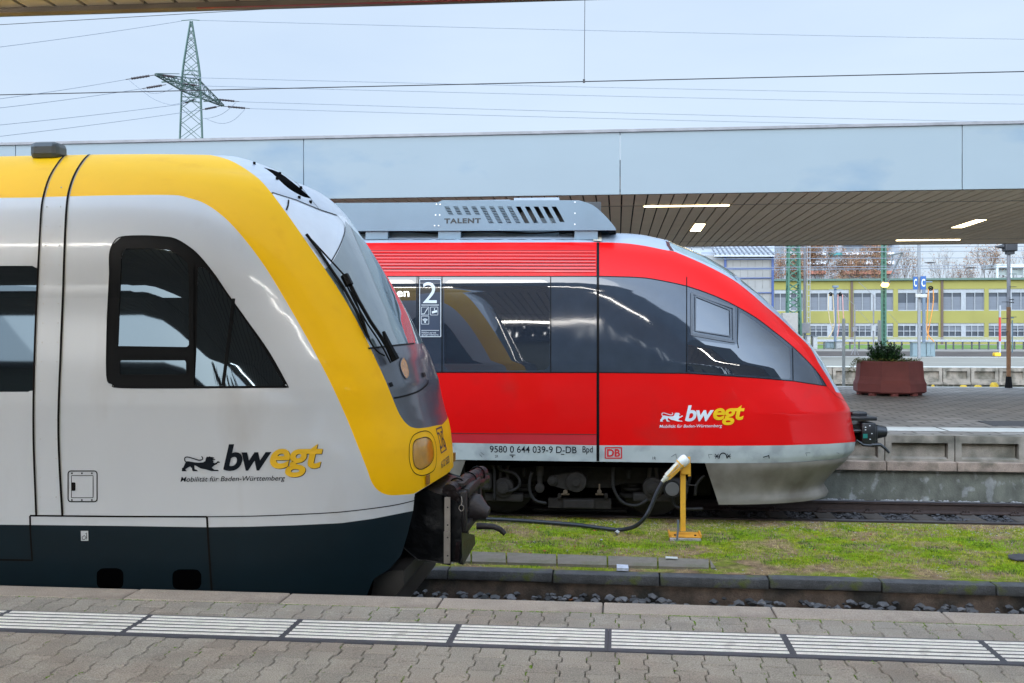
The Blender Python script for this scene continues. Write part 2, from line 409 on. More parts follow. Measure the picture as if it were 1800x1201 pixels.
tarp = mat('black_tarpaulin', (.004, .0045, .006), .34, var=.3, scale=9, bump=.9, bscale=14, spec=.22, coat=.05, coat_rough=.22)
tarpr = mat('maroon_tarpaulin', (.008, .004, .005), .4, var=.6, scale=9, bump=.9, bscale=22, spec=.3, coat=.06, coat_rough=.2)
steel = mat('brushed_steel', (.33, .30, .27), .45, metal=.7, var=.2, scale=12)
iron = mat('dirty_iron', (.022, .019, .019), .5, spec=.35, metal=.1, var=.3, scale=14, bump=.4)
bogiem = mat('dusty_bogie', (.011, .0095, .008), .8, spec=.2, var=.35, scale=12, bump=.3)
bogiel = mat('dusty_bogie_light', (.024, .020, .017), .75, spec=.25, var=.35, scale=12, bump=.3)
podm = mat('pod_grey', (.13, .19, .235), .5, var=.06, scale=3, bump=.15, bscale=90)
louv = mat('louvre_grey', (.03, .04, .05), .5)

def fit(rows, yc, L, n, sil, x0):
    sil = np.array(sorted(sil, key=lambda p: p[1]), float); xf = np.full(len(rows), float(x0))
    t = np.linspace(0, 1, 200) ** .5; yy = (1 - t ** n) ** (1 / n)
    for it in range(30):
        for i, (wd, z) in enumerate(rows):
            X = xf[i] - L + L * t; px, py = proj(np.concatenate([X, X]), yc + np.concatenate([-yy, yy]) * wd, z)
            k = px.argmax(); xf[i] += (np.interp(py[k], sil[:, 1], sil[:, 0]) - px[k]) * yc / F * .9
    return xf
def section(w0, zb, zl, lean, zr, zt, n, dz=.03, kt=26, tuck=0., ztuck=0.):
    wl = lambda z: (w0 if z < zl else w0 - math.tan(R(lean)) * (z - zl)) - (tuck * max(0, ztuck - z))
    rows = [(wl(z), z) for z in np.arange(zb, zr, dz)]
    for i in range(kt + 1):
        a = math.pi / 2 * i / kt; rows.append((wl(zr) * max(math.cos(a), 0) ** (2 / n) if i < kt else 0., zr + (zt - zr) * math.sin(a) ** (2 / n)))
    return rows
# ================================================================== yellow, white and petrol train (near track)
YT, YE = 7.60, 5.97
PZ = .76                                     # platform height over the rail
rows = section(1.425, .28, 1.9, 4.4, 2.6, 3.765, 2.2, dz=.02, kt=34, tuck=.12, ztuck=1.1)
silY = [(300, 262), (343, 266), (383, 270), (403, 272.7), (448, 287.7), (493, 306), (531, 331), (553.6, 339), (576, 349), (591, 362), (610, 381), (628.6, 407), (655, 445), (677, 480), (700, 520), (722, 559), (737, 589), (756, 625), (771, 666), (777, 697), (782.6, 719.6), (788, 736.6), (792.5, 756.4), (795, 779), (796.7, 799), (797, 816), (797, 840)]
zz = [r for r in rows if r[1] >= 1.3]; xf = list(fit(zz, YT, 1.4, 2.6, silY, -1.3))
xf = [xf[0]] * (len(rows) - len(zz)) + xf
tY = Shell(rows, xf, YT, 1.4, 2.6, -10., dx=.025, nc=60)
big = (-900, 1400)
yel_in = sm([(-900, 352), (0, 348), (60, 347), (180, 344), (300, 343), (330, 348), (360, 358), (395, 383), (430, 421), (465, 468), (497, 520), (530, 577), (560, 632), (588, 688), (612, 742), (632, 792), (645, 825), (652, 845), (660, 858), (672, 867), (690, 871), (728, 868)], 4)
W_, YL, SK, OPN, REAR, CAB, FR, GLS, FAIR, VENT, HOLE, LMP, PLN, PAN = range(14)
tY.cut([(-9000, 2000), (3000, 2000), (3000, -2000), (-9000, -2000)], W_)
tY.cut(yel_in + [(728, 868), (797, 827), (900, 800), (1500, 500), (1500, -900), (-900, -900)], YL)
tY.cut([(-900, 921.5), (0, 922.5), (55, 923), (200, 924.5), (364, 927), (440, 926), (520, 923.5), (600, 919.7), (656, 912), (724.5, 898.5), (735, 896), (760, 1500), (-900, 1500)], SK, [W_])
tY.cut([(728, 869), (797, 826), (900, 800), (1500, 1000), (1500, 1500), (600, 1500), (640, 1060), (656, 1018), (685, 1000), (705, 977), (717, 937), (726, 899), (728, 880)], OPN, [W_, YL, SK])
# grey front: fairing, windscreen, grey apron
yo = sm([(343, 260), (343, 267), (400, 280), (443, 305), (467, 327), (500, 370), (533, 417), (567, 467), (600, 517), (622, 555), (643, 595), (658.5, 628), (677, 668), (690, 700), (702, 728), (716, 746.5), (730, 752.7), (747, 752), (767, 748)], 4)
tY.cut(yo + [(900, 730), (1500, 500), (1500, -900), (343, -900)], FR, [YL])
tY.cut(sm([(478, 339), (520, 352), (561, 368), (592, 378)], 4) + [(1500, 420), (1500, 603), (728, 604), (690, 608), (647, 613), (600, 560), (478, 400)], GLS, [FR])
GLARE = 20
tY.cut(sm([(478, 330), (592, 372), (607, 398), (602, 425), (588, 455), (572, 474)], 3) + [(560, 462), (478, 400), (470, 345)], GLARE, [GLS])
tY.cut([(330, 200), (330, 300), (478, 339), (520, 352), (561, 368), (592, 378), (1500, 400), (1500, -900), (300, -900)], FAIR, [FR])
tY.cut(sm([(462, 294), (490, 303), (520, 325), (548, 349), (548, 349), (533, 346), (505, 330), (480, 306), (462, 294)], 3), VENT, [FAIR], mirror=False)
tY.cut(smc([(726, 782), (730, 774), (738.7, 770.6), (750, 769), (758.5, 776), (762, 793), (760.8, 807), (752.8, 818.7), (738.7, 825), (728.8, 818.7), (725.4, 801.7)]), LMP, [YL])
tY.cut([(-900, 467.5), (66, 467.5), (63, 560), (57.5, 689), (-900, 689)], REAR, [W_])
cabw = sm([(193, 480), (193, 447), (200, 427), (213, 417), (250, 415), (283, 416.5), (307, 420), (330, 433), (350, 450), (377, 483), (400, 517), (433, 563), (473, 620), (507, 681), (507, 681), (340, 682), (212, 681.5), (198, 675), (188, 660), (189, 560)], 4)
tY.cut(cabw, CAB, [W_])
tY.cut(rrect(170, 999, 217, 1036, 11), HOLE, [SK]); tY.cut(rrect(303, 1001, 354, 1037, 11), HOLE, [SK])
p1 = sm([(212, 460), (213, 440), (222, 436.5), (287, 436.7), (307, 443), (326, 457), (333, 473), (334, 560), (334, 612), (334, 612), (206, 610), (206, 610)], 4)
p2 = [(348, 470), (357, 468), (378, 491), (400, 520), (437, 573), (470, 624), (500, 678), (342, 679), (345, 620)]
p3 = rrect(209.5, 632, 329, 660, 4)
for p in (p1, p2, p3): tY.cut(p, PLN, [CAB])
tr = empty('regional_train', (-6, YT, 0), 'white and yellow train with petrol blue skirt standing at the near platform edge', 'train')
body = tY.part('body', [W_, YL, SK, HOLE], [white, yellow, petrol, void], tr)
ws_ = tY.part('windscreen', GLS, wglass, tr, 0); ROOT[ws_.name] = ROOT[tr.name]; tY.part('painted_glare', GLARE, mat('glare_pale', (.74, .80, .88), .12, var=.06, coat=.8, coat_rough=.03), ws_)  # pale patch paints sky glare into the upper windscreen
tY.part('roof_fairing', [FAIR, VENT], [fairing, void], tr)
each(tY.part('front_apron', FR, frontg, tr), 40)
each(tY.part('passenger_window', REAR, glass, tr))
cw = each(tY.part('window_frame', CAB, black, tr))[0]
ROOT[cw.name] = ROOT[tr.name]
each(tY.part('pane', PLN, glass, cw, -.001))
hl = each(tY.part('headlight', LMP, lampy, tr))[0]; ROOT[hl.name] = ROOT[tr.name]
# headlight bezels
for sgn in (1,):
    mb = MB(); ring = smc([(720.3, 779), (727.4, 765), (744, 758), (755.7, 760.7), (763.6, 773.4), (767, 793), (765.6, 818.7), (758.5, 830), (741.5, 836), (727, 830), (720, 813), (719, 793)])
    stroke(mb, tY, ring, .006, .002, True); ri = smc([(726, 782), (730, 774), (738.7, 770.6), (750, 769), (758.5, 776), (762, 793), (760.8, 807), (752.8, 818.7), (738.7, 825), (728.8, 818.7), (725.4, 801.7)])
    stroke(mb, tY, ri, .006, .003, True); mb.build('headlight_ring', seamm, hl)
# far half dark interior closing plate behind the coupler opening
mb = MB(); mb.box((-1.95, YT, .80), (.05, 1.9, 1.0)); mb.box((-1.62, YT, 1.27), (.45, 1.3, .02)); mb.box((-3.0, YT, .25), (2.4, 2.2, .05)); mb.build('coupler_bay', void, tr)
mb = MB()   # dark plough under the nose
vs = [at(640, 1075, 6.6), at(652, 1020, 6.65), at(690, 1001, 6.8), at(729, 983, 7.1), at(727, 1010, 7.1), at(700, 1045, 6.9), at(690, 1090, 6.8)]
mb.prism([(v.x, v.z) for v in vs], 6.75, 8.45); mb.build('snow_plough', mat('plough_dark', (.022, .02, .018), .5, var=.3), tr)
# seams
mb = MB()
for pl, wd in ((sm([(118, 270), (105, 283), (88, 310), (78, 340), (73, 368), (70, 420), (66, 500), (61, 620), (59, 760), (64, 906)], 5), .014), (sm([(160, 269), (146, 283), (131, 308), (121, 338), (117, 370), (114, 430), (111, 520), (107, 620), (103, 760), (110, 907)], 5), .016),
               ([(53, 906.5), (200, 908), (364, 908.5)], .011), (sm([(364, 908.5), (440, 907.5), (520, 904.5), (600, 900), (685, 889.5), (728, 880)], 4), .006), ([(53, 907), (54, 940), (57, 985), (0, 984), (-60, 984)], .012), ([(364, 909), (367, 960), (373, 1045)], .014)):
    stroke(mb, tY, pl, wd, .0025)
mb.build('panel_seam', seamm, tr)
mb = MB()
for pl, wd in ((sm([(121, 270), (108, 283), (91, 310), (81, 340), (76, 368), (73, 420), (69, 500), (64, 620), (62, 760), (67, 904)], 5), .004), (sm([(163, 269), (149, 283), (134, 308), (124, 338), (120, 370), (117, 430), (114, 520), (110, 620), (106, 760), (113, 904)], 5), .005)):
    stroke(mb, tY, pl, wd, .003)
mb.build('seam_trim', mat('seam_trim', (.38, .37, .33), .4, metal=.3), tr)
mb = MB()   # rivets down the joint strip
for x0, x1 in ((84, 71), (108, 99)):
    for i in range(17):
        y = 330 + i * 34; x = x0 + (x1 - x0) * min(1, (y - 330) / 360); p, n = tY.hit(x, y, .001); mb.cyl(p, .005, .004, 'Y', 8)
mb.build('rivet', mat('rivet_paint', (.52, .52, .51), .4), tr)
mb = MB(); stroke(mb, tY, cabw, .008, .003, True); mb.build('window_gasket', black, cw)
mb = MB(); stroke(mb, tY, p1, .012, .004, True); stroke(mb, tY, p3, .012, .004, True); stroke(mb, tY, [(337, 461), (337, 560), (338, 679)], .03, .010); stroke(mb, tY, [(205, 620), (337, 622)], .045, .008); mb.build('sash_bar', black, cw)
# things seen behind the cab glass: seat back and console as shapes on the pane
mb = MB(); stroke(mb, tY, [(411, 525), (402, 600), (392, 678)], .02, .0035); mb.build('cab_pillar', black, cw)
# service hatch, small sign
ha = MB(); stroke(ha, tY, rrect(120, 828, 171, 882, 5), .007, .003, True); ho = ha.build('service_hatch', seamm, tr); ha = MB(); stroke(ha, tY, rrect(126, 836, 164, 875, 1), .004, .003, True); decal(ha, tY, rrect(126, 848, 133, 863, 2), .003)
for x in (127, 144.5, 162):
    for y in (832, 879): decal(ha, tY, [(x - 1.3, y - 1.3), (x + 1.3, y - 1.3), (x + 1.3, y + 1.3), (x - 1.3, y + 1.3)], .004)
ROOT[ho.name] = ROOT[tr.name]; ha.build('hatch_latch', seamm, ho)
mb = MB(); decal(mb, tY, [(142.5, 933), (155.5, 933), (156, 950.5), (143, 950.5)], .004); sg = mb.build('jack_sign', inkwh, tr); mb = MB(); stroke(mb, tY, [(146, 948), (145, 944), (149, 941), (152, 944), (150, 948), (146, 948)], .004, .006); stroke(mb, tY, [(153, 948), (153, 936), (151, 938)], .004, .006); ROOT[sg.name] = ROOT[tr.name]; mb.build('sign_mark', inkdk, sg)
# lettering: lion, word, line
LION = [(120, 412), (122, 376), (135, 372), (160, 318), (170, 306), (200, 308), (250, 317), (300, 322), (345, 318), (368, 305), (372, 280), (378, 268), (383, 258), (398, 262), (412, 256), (428, 262), (440, 262), (462, 270), (460, 278), (446, 280), (449, 286), (466, 284), (476, 288), (466, 296), (452, 294), (444, 298), (450, 308), (458, 314), (449, 320), (462, 326), (470, 328), (486, 320), (492, 310), (510, 308), (523, 318), (516, 325), (500, 326), (490, 340), (462, 352), (437, 374), (455, 392), (470, 398), (500, 398), (513, 412), (432, 412), (365, 392), (320, 384), (292, 368), (266, 352), (252, 352), (255, 392), (278, 398), (292, 412), (238, 412), (228, 398), (226, 380), (208, 362), (185, 372), (158, 392), (172, 412)]
TAIL = sm([(163, 312), (152, 300), (150, 278), (160, 264), (185, 262), (215, 270), (260, 284), (300, 296), (330, 292), (341, 280), (336, 264), (326, 258)], 3)
def logo(sh, par, o, k, c1, c2, shadow, drop=0., dkm=inkdk):
    """lion and wordmark; o = photo position of the artwork's origin, k = photo px per artwork px; drop = slope"""
    f = lambda x, y: (o[0] + x * k, o[1] + y * k + drop * x * k)
    mb = MB(); decal(mb, sh, [f(*p) for p in LION], .004); stroke(mb, sh, [f(*p) for p in TAIL], 11 * k * .0037 if shadow else 11 * k * .0073, .004)
    write(mb, sh, 'bw', f(556, 412), f(1064, 408), (f(556, 130)[0], f(556, 130)[1]), .004, bold=.026, shear=.22, space=.92)
    write(mb, sh, 'Mobilität für Baden-Württemberg', f(106, 540), f(1208, 532), f(106, 470), .004, bold=.004, shear=.22)
    mb.build('wordmark', c1, par)
    if shadow:
        mb = MB(); write(mb, sh, 'egt', f(1056, 486), f(1610, 486), f(1056, 136), .004, bold=.026, shear=.2, space=.95); mb.build('letter_shadow', dkm, par)
    mb = MB(); write(mb, sh, 'egt', f(1048, 480), f(1602, 480), f(1048, 130), .007, bold=.026, shear=.2, space=.95); mb.build('wordmark', c2, par)
logo(tY, tr, (300, 760), 1 / 6, inkdk, inkye, True, -.006)
# front emblem and number
mb = MB()
ol = [(765.6, 753.5), (776, 749), (784.8, 791), (775, 798)]; il = [(767.2, 756), (775.4, 752.4), (783, 789.5), (775.7, 795)]
decal(mb, tY, ol, .003, [il]); write(mb, tY, 'DB', (774.2, 789.5), (783.0, 785.0), (767.8, 761), .004, bold=.0); write(mb, tY, '612 553', (775.4, 823.5), (789.2, 813), (774.6, 811), .004, bold=.01)
mb.build('emblem', mat('ink_slate', (.03, .035, .06), .4), tr)
# apron details: lamp, lines, side window line, bolts
mb = MB(); decal(mb, tY, smc([(709, 629), (704.5, 633), (702.5, 642), (706, 655), (712, 665), (716.5, 664), (718, 655), (715, 641)], 4), .006); ml = mb.build('marker_lamp', lampg, tr)
mb = MB(); stroke(mb, tY, smc([(709, 629), (704.5, 633), (702.5, 642), (706, 655), (712, 665), (716.5, 664), (718, 655), (715, 641)], 4), .008, .007, True); stroke(mb, tY, [(694, 622), (703, 621), (722, 674), (712, 675), (694, 622)], .003, .004); ROOT[ml.name] = ROOT[tr.name]; mb.build('lamp_rim', seal, ml)
mb = MB()
stroke(mb, tY, [(647, 613), (690, 608), (728, 604)], .012, .004); stroke(mb, tY, sm([(692, 700), (712, 696), (735, 688), (750, 676), (752, 668)], 4), .012, .004)
stroke(mb, tY, [(478, 339), (520, 352), (561, 369), (592, 379)], .010, .004); stroke(mb, tY, [(500, 303), (530, 331), (561, 369)], .006, .004); stroke(mb, tY, [(507, 352), (506, 362), (503, 370)], .012, .004)
stroke(mb, tY, sm([(592, 379), (606, 400), (598, 430), (582, 460)], 4), .008, .004)  # dark line along the curved edge of the painted glare
mb.build('front_seam', black, tr)
mb = MB(); decal(mb, tY, [(740, 656), (746, 655), (748, 662), (742, 664)], .005); decal(mb, tY, [(682, 674), (688, 672), (691, 679), (685, 681)], .005)
for p in ((448, 288), (493, 306), (488, 315), (530, 331), (527, 348), (547, 356)):
    q, n = tY.hit(p[0] - 1, p[1] + 1, .0); mb.cyl(q + Vector((0, 0, .008)), .011, .02, 'Z', 8)
mb.build('bolt', black, tr)
# wipers
def wiper(arm, blade, nm='wiper'):
    mb = MB(); H = [tY.hit(*p, .05)[0] for p in arm]; mb.tube(H, [.010] + [.013] * (len(H) - 2) + [.02], 6)
    mb.tube([tY.hit(p[0] - 3, p[1] + 2, .035)[0] for p in arm], .006, 6)
    H = [tY.hit(*p, .02)[0] for p in blade]; mb.tube(H, .011, 6)
    mb.tube([tY.hit(*blade[0], .02)[0], tY.hit(*arm[0], .05)[0], tY.hit(*blade[-1], .02)[0]], .007, 6)
    mb.build(nm, black, tr)
wiper([(604, 498), (622, 535), (642, 570), (660, 597), (672, 617), (683, 639)], [(536, 415), (555, 440), (575, 470), (600, 507), (622, 547), (645, 596)])
mb = MB(); mb.tube([tY.hit(*p, .045)[0] for p in sm([(602, 497), (618, 535), (632, 570), (641, 600), (655, 622), (668, 630)], 3)], .006, 6); mb.tube([tY.hit(*p, .06)[0] for p in [(663, 590), (672, 615), (684, 638)]], [.012, .026, .03], 6); mb.tube([tY.hit(*p, .05)[0] for p in [(597, 490), (606, 508)]], .03, 6); mb.build('wiper_linkage', black, tr)
# roof pod (aerial)
mb = MB(); a = at(57, 266, 7.0); b = at(106, 266, 7.0); mb.b2((a.x, 6.95, 3.66), (b.x, 7.12, 3.66 + .13), bev=.04); mb.build('roof_aerial', mat('aerial_grey', (.045, .06, .07), .4, coat=.3), tr)
# coupler with its tarpaulin cover
def lump(mb, c, d, bev=.05, k=.012, sub=3):
    bm = bmesh.new(); bmesh.ops.create_cube(bm, size=1)
    for q in bm.verts: q.co = Vector((q.co.x * d[0], q.co.y * d[1], q.co.z * d[2]))
    bmesh.ops.bevel(bm, geom=bm.edges[:], offset=bev, segments=2, affect='EDGES'); bmesh.ops.subdivide_edges(bm, edges=bm.edges[:], cuts=sub, use_grid_fill=True)
    from mathutils import noise
    for q in bm.verts: q.co += Vector((noise.noise(q.co * 7 + Vector(c)), noise.noise(q.co * 6 + Vector((3, 1, 0))), noise.noise(q.co * 8))) * k
    bm.verts.index_update(); mb.add([q.co + Vector(c) for q in bm.verts], [[q.index for q in f.verts] for f in bm.faces]); bm.free()
cp = MB(); yn, yf_ = 7.12, 8.08
tl, tr_, br_, bl = at(731, 860, yn), at(784, 872, yn), at(790, 994, yn), at(735, 984, yn)
cp.prism([(tl.x - .15, tl.z), (tl.x + .02, tl.z + .01), (tr_.x, tr_.z), (br_.x, br_.z), (bl.x, bl.z), (bl.x - .2, bl.z + .15)], yn, yf_)
bm = bmesh.new(); me = bpy.data.meshes.new('x'); me.from_pydata(cp.v, [], cp.f); bm.from_mesh(me); bmesh.ops.subdivide_edges(bm, edges=bm.edges[:], cuts=9, use_grid_fill=True)
from mathutils import noise as mn
for q in bm.verts:
    q.co += Vector((mn.noise(q.co * 6), mn.noise(q.co * 5 + Vector((3, 1, 0))) + .5 * mn.noise(q.co * 13), mn.noise(q.co * 6 + Vector((9, 0, 0))))) * .016
cpl = tr
link_mesh('coupler_cover', [q.co for q in bm.verts], (bm.verts.index_update(), [[q.index for q in f.verts] for f in bm.faces])[1], tarp, tr, True); bm.free()
mb = MB()   # rolled flap on top
a, b = at(790, 864, 7.16), at(846, 831, 8.2); pts = [a + (b - a) * (i / 14) for i in range(15)]; pts = [p + Vector((0, 0, .008 * math.sin(i * 2.1))) for i, p in enumerate(pts)]
mb.tube(pts, [.055 + .010 * math.sin(i * 1.9) + .006 * math.sin(i * 4.3) for i in range(15)], 14)
mb.tube([p + Vector((.03, 0, -.045)) for p in pts], [.04 + .008 * math.cos(i * 2.3) for i in range(15)], 10); mb.build('rolled_flap', tarpr, tr, 50)
mb = MB()
for i in (3, 8, 12): mb.tube([pts[i] + Vector((.062 * math.cos(t), .0, .066 * math.sin(t))) for t in np.linspace(0, 6.28, 13)], .008, 5)
mb.build('flap_strap', black, tr)
mb = MB(); a, b, c = at(786.5, 874, yn - .02), at(786.5, 934, yn - .02), at(785.5, 991, yn - .02)
mb.box(((a + b) / 2), (.042, .012, (a - b).length)); mb.box((b + c) / 2 - Vector((0, .002, 0)), (.046, .012, (b - c).length - .006)); so_ = mb.build('cover_strap', steel, tr)
ROOT[so_.name] = ROOT[tr.name]; mb = MB()
for y in (892, 923, 945, 977): q = at(787, y, yn - .03); mb.cyl(q, .006, .01, 'Y', 8)
mb.build('strap_rivet', iron, so_)
# open front frame of the coupler: faces right
mb = MB(); fx = -1.13
z1, z0 = at(815, 868, 7.3).z, at(815, 932, 7.3).z
for y0, y1 in ((7.2, 7.28), (7.98, 8.06)): mb.b2((fx - .1, y0, z0), (fx + .03, y1, z1 + .03), .01)
mb.b2((fx - .1, 7.281, z1 - .03), (fx + .04, 7.979, z1 + .04), .01); mb.b2((fx - .1, 7.281, z0 - .02), (fx + .03, 7.979, z0 + .05), .01)
for k in range(3): mb.box((fx - .02, 7.4, z0 + .12 + k * .11), (.05, .28, .025))
mb.b2((fx - .12, 7.5, z0 + .051), (fx + .01, 8.05, z1 - .031)); mb.build('coupler_head', iron, tr, 30)
mb = MB(); c = at(838, 898, 7.62); mb.tube([(fx + .01, 7.62, c.z + .02), (fx + .05, 7.62, c.z + .02), (fx + .11, 7.60, c.z - .005), (fx + .14, 7.60, c.z - .015), (fx + .15, 7.60, c.z - .02)], [.115, .11, .06, .05, .02], 18); mb.build('coupler_cone', mat('cone_iron', (.045, .037, .036), .5, metal=.3, var=.25, scale=9, bump=.3), tr, 40)
mb = MB(); mb.tube([at(838, 925, 7.4), at(852, 925, 7.4), at(868, 926, 7.4), at(880, 931, 7.4), at(888, 939, 7.4)], [.026, .024, .022, .021, .018], 10); mb.build('guide_horn', iron, tr, 40)
mb = MB(); a, c_ = at(792, 879, 7.16), at(811, 990, 7.16); mb.prism([(a.x, a.z + .01), (c_.x, a.z - .03), (c_.x + .005, c_.z + .05), (c_.x - .01, c_.z), (a.x, c_.z + .01)], 7.16, 7.24); mb.build('cover_flap', tarp, tr)
mb = MB()   # torn flap below
fl = [at(813, 937, 7.2), at(834, 940, 7.9), at(836, 955, 7.95), at(826, 972, 7.8), at(815, 993, 7.3), at(806, 985, 7.14), at(808, 960, 7.13)]
fv = fl + [p + Vector((-.03, .01, 0)) for p in fl]; n = len(fl); mb.add(fv, [tuple(range(n)), tuple(range(n, 2 * n))[::-1]] + [(i, (i + 1) % n, n + (i + 1) % n, n + i) for i in range(n)]); mb.build('torn_flap', tarpr, tr)
mb = MB(); mb.tube([at(811, 873, 7.15), at(812, 882, 7.13), at(811, 889, 7.12)], .004, 5); c = at(811, 893, 7.12); mb.tube([c + Vector((.018 * math.cos(t), 0, .022 * math.sin(t))) for t in np.linspace(0, 6.28, 14)], .003, 5); mb.build('pull_ring', steel, tr)
mb = MB(); mb.b2(at(749, 836, 7.0), at(756, 850, 7.06)); mb.b2(at(794, 797, 8.2) , at(801, 810, 8.26)); mb.build('lamp_bracket', mat('bracket_rust', (.25, .12, .015), .6), tr)
# wheels (largely hidden by the platform)
for x in (-4.2, -6.6):
    for y in (YT - .75, YT + .75):
        mb = MB(); mb.cyl((x, y, .45), .45, .13, 'Y', 32, .02); mb.build('wheel', iron, tr, 40)
# ================================================================== red railcar (far track)
YR = 13.83
rows = section(1.4625, .785, 2.0, 3, 2.9, 3.752, 2.2, dz=.025, kt=30)
silR = [(900, 400), (1000, 404.), (1063, 407), (1098, 410), (1135, 414.7), (1164, 422), (1178.7, 425.6), (1201.8, 435), (1242, 452), (1285.6, 478), (1314.5, 501), (1343, 524.5), (1372, 553), (1401, 585), (1427, 608), (1450, 640), (1467.6, 674.7), (1482, 698), (1494, 719), (1495.5, 731), (1500, 755), (1503.6, 770), (1503.6, 779), (1501.5, 791), (1491, 801.5), (1489, 808)]
tR = Shell(rows, fit(rows, YR, 2.4, 2.5, silR, 3.6), YR, 2.4, 2.5, -9.5, dx=.03, nc=64)
RD, ST, RF, WS, BD, JNT, PN = range(7)
tR.cut([(-900, 777), (640, 777.5), (797, 778.6), (1053, 783), (1280, 784), (1380, 783), (1455, 780.5), (1503.6, 777), (1600, 775), (1600, 1500), (-900, 1500)], ST)
tR.cut([(-900, 425)] + [(640, 427), (1053, 426)] + sm([(1053, 426), (1098, 427.7), (1135, 432.6), (1171, 440), (1181.6, 441), (1202, 449), (1242, 466.7), (1285.6, 490), (1314.5, 511), (1343, 536), (1372, 560.6), (1401, 588), (1424, 611), (1440, 640), (1458, 668), (1470, 690)], 3) + [(1700, 700), (1700, -900), (-900, -900)], RF, [RD])
tR.cut(sm([(1174, 420), (1178, 431), (1190, 441), (1210, 450), (1250, 466), (1283, 483), (1291, 486)], 3) + [(1298, 478), (1300, 400), (1174, 380)], WS, [RF])
tR.cut(sm([(1300, 490), (1304, 497), (1330, 516), (1355, 537), (1380, 562), (1400, 582), (1416, 596)], 3) + [(1450, 570), (1400, 500), (1306, 470)], WS, [RF])
tR.cut(sm([(1427, 612), (1436, 626), (1448, 645), (1458, 660), (1466, 676)], 3) + [(1500, 660), (1500, 600), (1427, 580)], WS, [RF])
btop = sm([(1053, 486), (1098, 487), (1135, 489), (1170, 495), (1206, 503), (1242, 515), (1271, 527), (1297, 540), (1329, 559), (1358, 581), (1387, 604), (1415.5, 631), (1438.7, 657), (1453, 679)], 3)
tR.cut([(-900, 485), (640, 485.6)] + btop + [(1453, 679), (1394, 670), (1329, 664.5), (1248, 659), (1207.5, 656.5), (1053, 655), (640, 654), (-900, 653)], BD, [RD])
panes = {'main': rrect(781, 492, 966, 651, 12), 'left': rrect(600, 492, 731, 651, 12), 'left2': rrect(380, 492, 585, 651, 12)}
cabp = [(1301, 547), (1329, 566), (1358, 588), (1388, 612), (1390, 667), (1329, 661), (1248, 656), (1209, 653), (1209, 602), (1214, 597), (1294, 607), (1297, 600)]
hop = [(1222, 521), (1283, 545), (1284, 592), (1222, 582)]
for p in list(panes.values()) + [cabp, hop]: tR.cut(p, PN, [BD])
rt = empty('railcar', (-4, YR, 0), 'red railcar with black window band and grey roof pod behind the yellow train', 'train')
rb = tR.part('body', [RD, ST], [red, stripe], rt)
tR.part('roof', RF, roofg, rt); tR.part('windscreen', WS, mat('pale_windscreen', (.22, .30, .31), .04, ior=1.8, coat=.5), rt); tR.part('window_band', BD, rband, rt)
each(tR.part('window_pane', PN, rglass, rt, -.001))
# skirt and plough
rs = [(1.455 - .10 * t, .785 - .53 * t) for t in np.linspace(0, 1, 16)][::-1]
silS = [(1491, 806), (1482, 813.5), (1470, 824), (1452, 842), (1447.5, 851), (1456.5, 863), (1453, 870.5), (1425, 876), (1400, 879)]
xs_ = fit(rs, YR, 2.2, 2.5, silS, 3.2)
tS = Shell(rs, xs_, YR, 2.2, 2.5, -9.5, dx=.06)
tS.cut([(1236, 805), (1263, 886), (1290, 1000), (1900, 1000), (1900, 700), (1236, 700)], 1); tS.cut([(-900, 805), (819, 808), (790, 885), (700, 1000), (-900, 1000)], 1, [0])
tS.part('plough_skirt', 1, skirtg, rt)
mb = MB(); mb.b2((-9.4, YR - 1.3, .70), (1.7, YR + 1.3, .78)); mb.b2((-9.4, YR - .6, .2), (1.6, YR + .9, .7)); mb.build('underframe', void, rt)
mb = MB()
stroke(mb, tR, [(1051, 486), (1051, 655)], .03, .004); stroke(mb, tR, [(1051, 427), (1051, 486)], .035, .004); stroke(mb, tR, [(1051, 655), (1051, 811)], .035, .004); mb.build('body_joint', black, rt)
mb = MB()
for x in (736, 777, 968, 1207): stroke(mb, tR, [(x, 487), (x, 654)], .012, .003)
for x in (601, 733, 590): stroke(mb, tR, [(x, 487), (x, 654)], .010, .003)
stroke(mb, tR, [(1297, 541), (1296, 600), (1298, 612)], .010, .003); stroke(mb, tR, [(1393, 612), (1394, 669)], .012, .003)
stroke(mb, tR, [(640, 486), (1050, 486)], .012, .003); stroke(mb, tR, [(640, 654.5), (1050, 655)], .012, .003); stroke(mb, tR, btop, .012, .003); stroke(mb, tR, [(1453, 679), (1394, 670), (1329, 664.5), (1248, 659), (1207.5, 656.5), (1053, 655)], .010, .003)
mb.build('window_seal', black, rt)
mb = MB(); stroke(mb, tR, [(1216, 515), (1289, 542), (1290, 601), (1216, 588), (1216, 515)], .035, .012); stroke(mb, tR, [(1222, 521), (1283, 545), (1284, 592), (1222, 582), (1222, 521)], .014, .018); mb.build('hopper_window', seal, rt)
mb = MB(); stroke(mb, tR, [(1453, 680), (1470, 697), (1486, 706)], .006, .003); stroke(mb, tR, [(700, 761), (1048, 764)], .010, .003); stroke(mb, tR, [(1171, 419), (1175, 432), (1181, 441)], .05, .004); stroke(mb, tR, [(1288, 484), (1294, 492), (1298, 484)], .03, .004); mb.build('panel_seam', mat('seam_red', (.06, .01, .01), .6), rt)
mb = MB(); decal(mb, tR, [(690, 763), (1048, 765.5), (1048, 782), (797, 778), (690, 776)], .002); mb.build('sill_strip', red2, rt)
mb = MB(); mb2 = MB()
for i in range(7):
    y = 441.5 + i * 5.6; stroke(mb, tR, [(600, y - 1), (1047, y)], .014, .004); stroke(mb2, tR, [(600, y + 1.6), (1047, y + 2.6)], .020, .012)
mb.build('louvre_gap', mat('louvre_dark', (.10, .004, .004), .6), rt); mb2.build('louvre_slat', redglow, rt)
mb = MB()
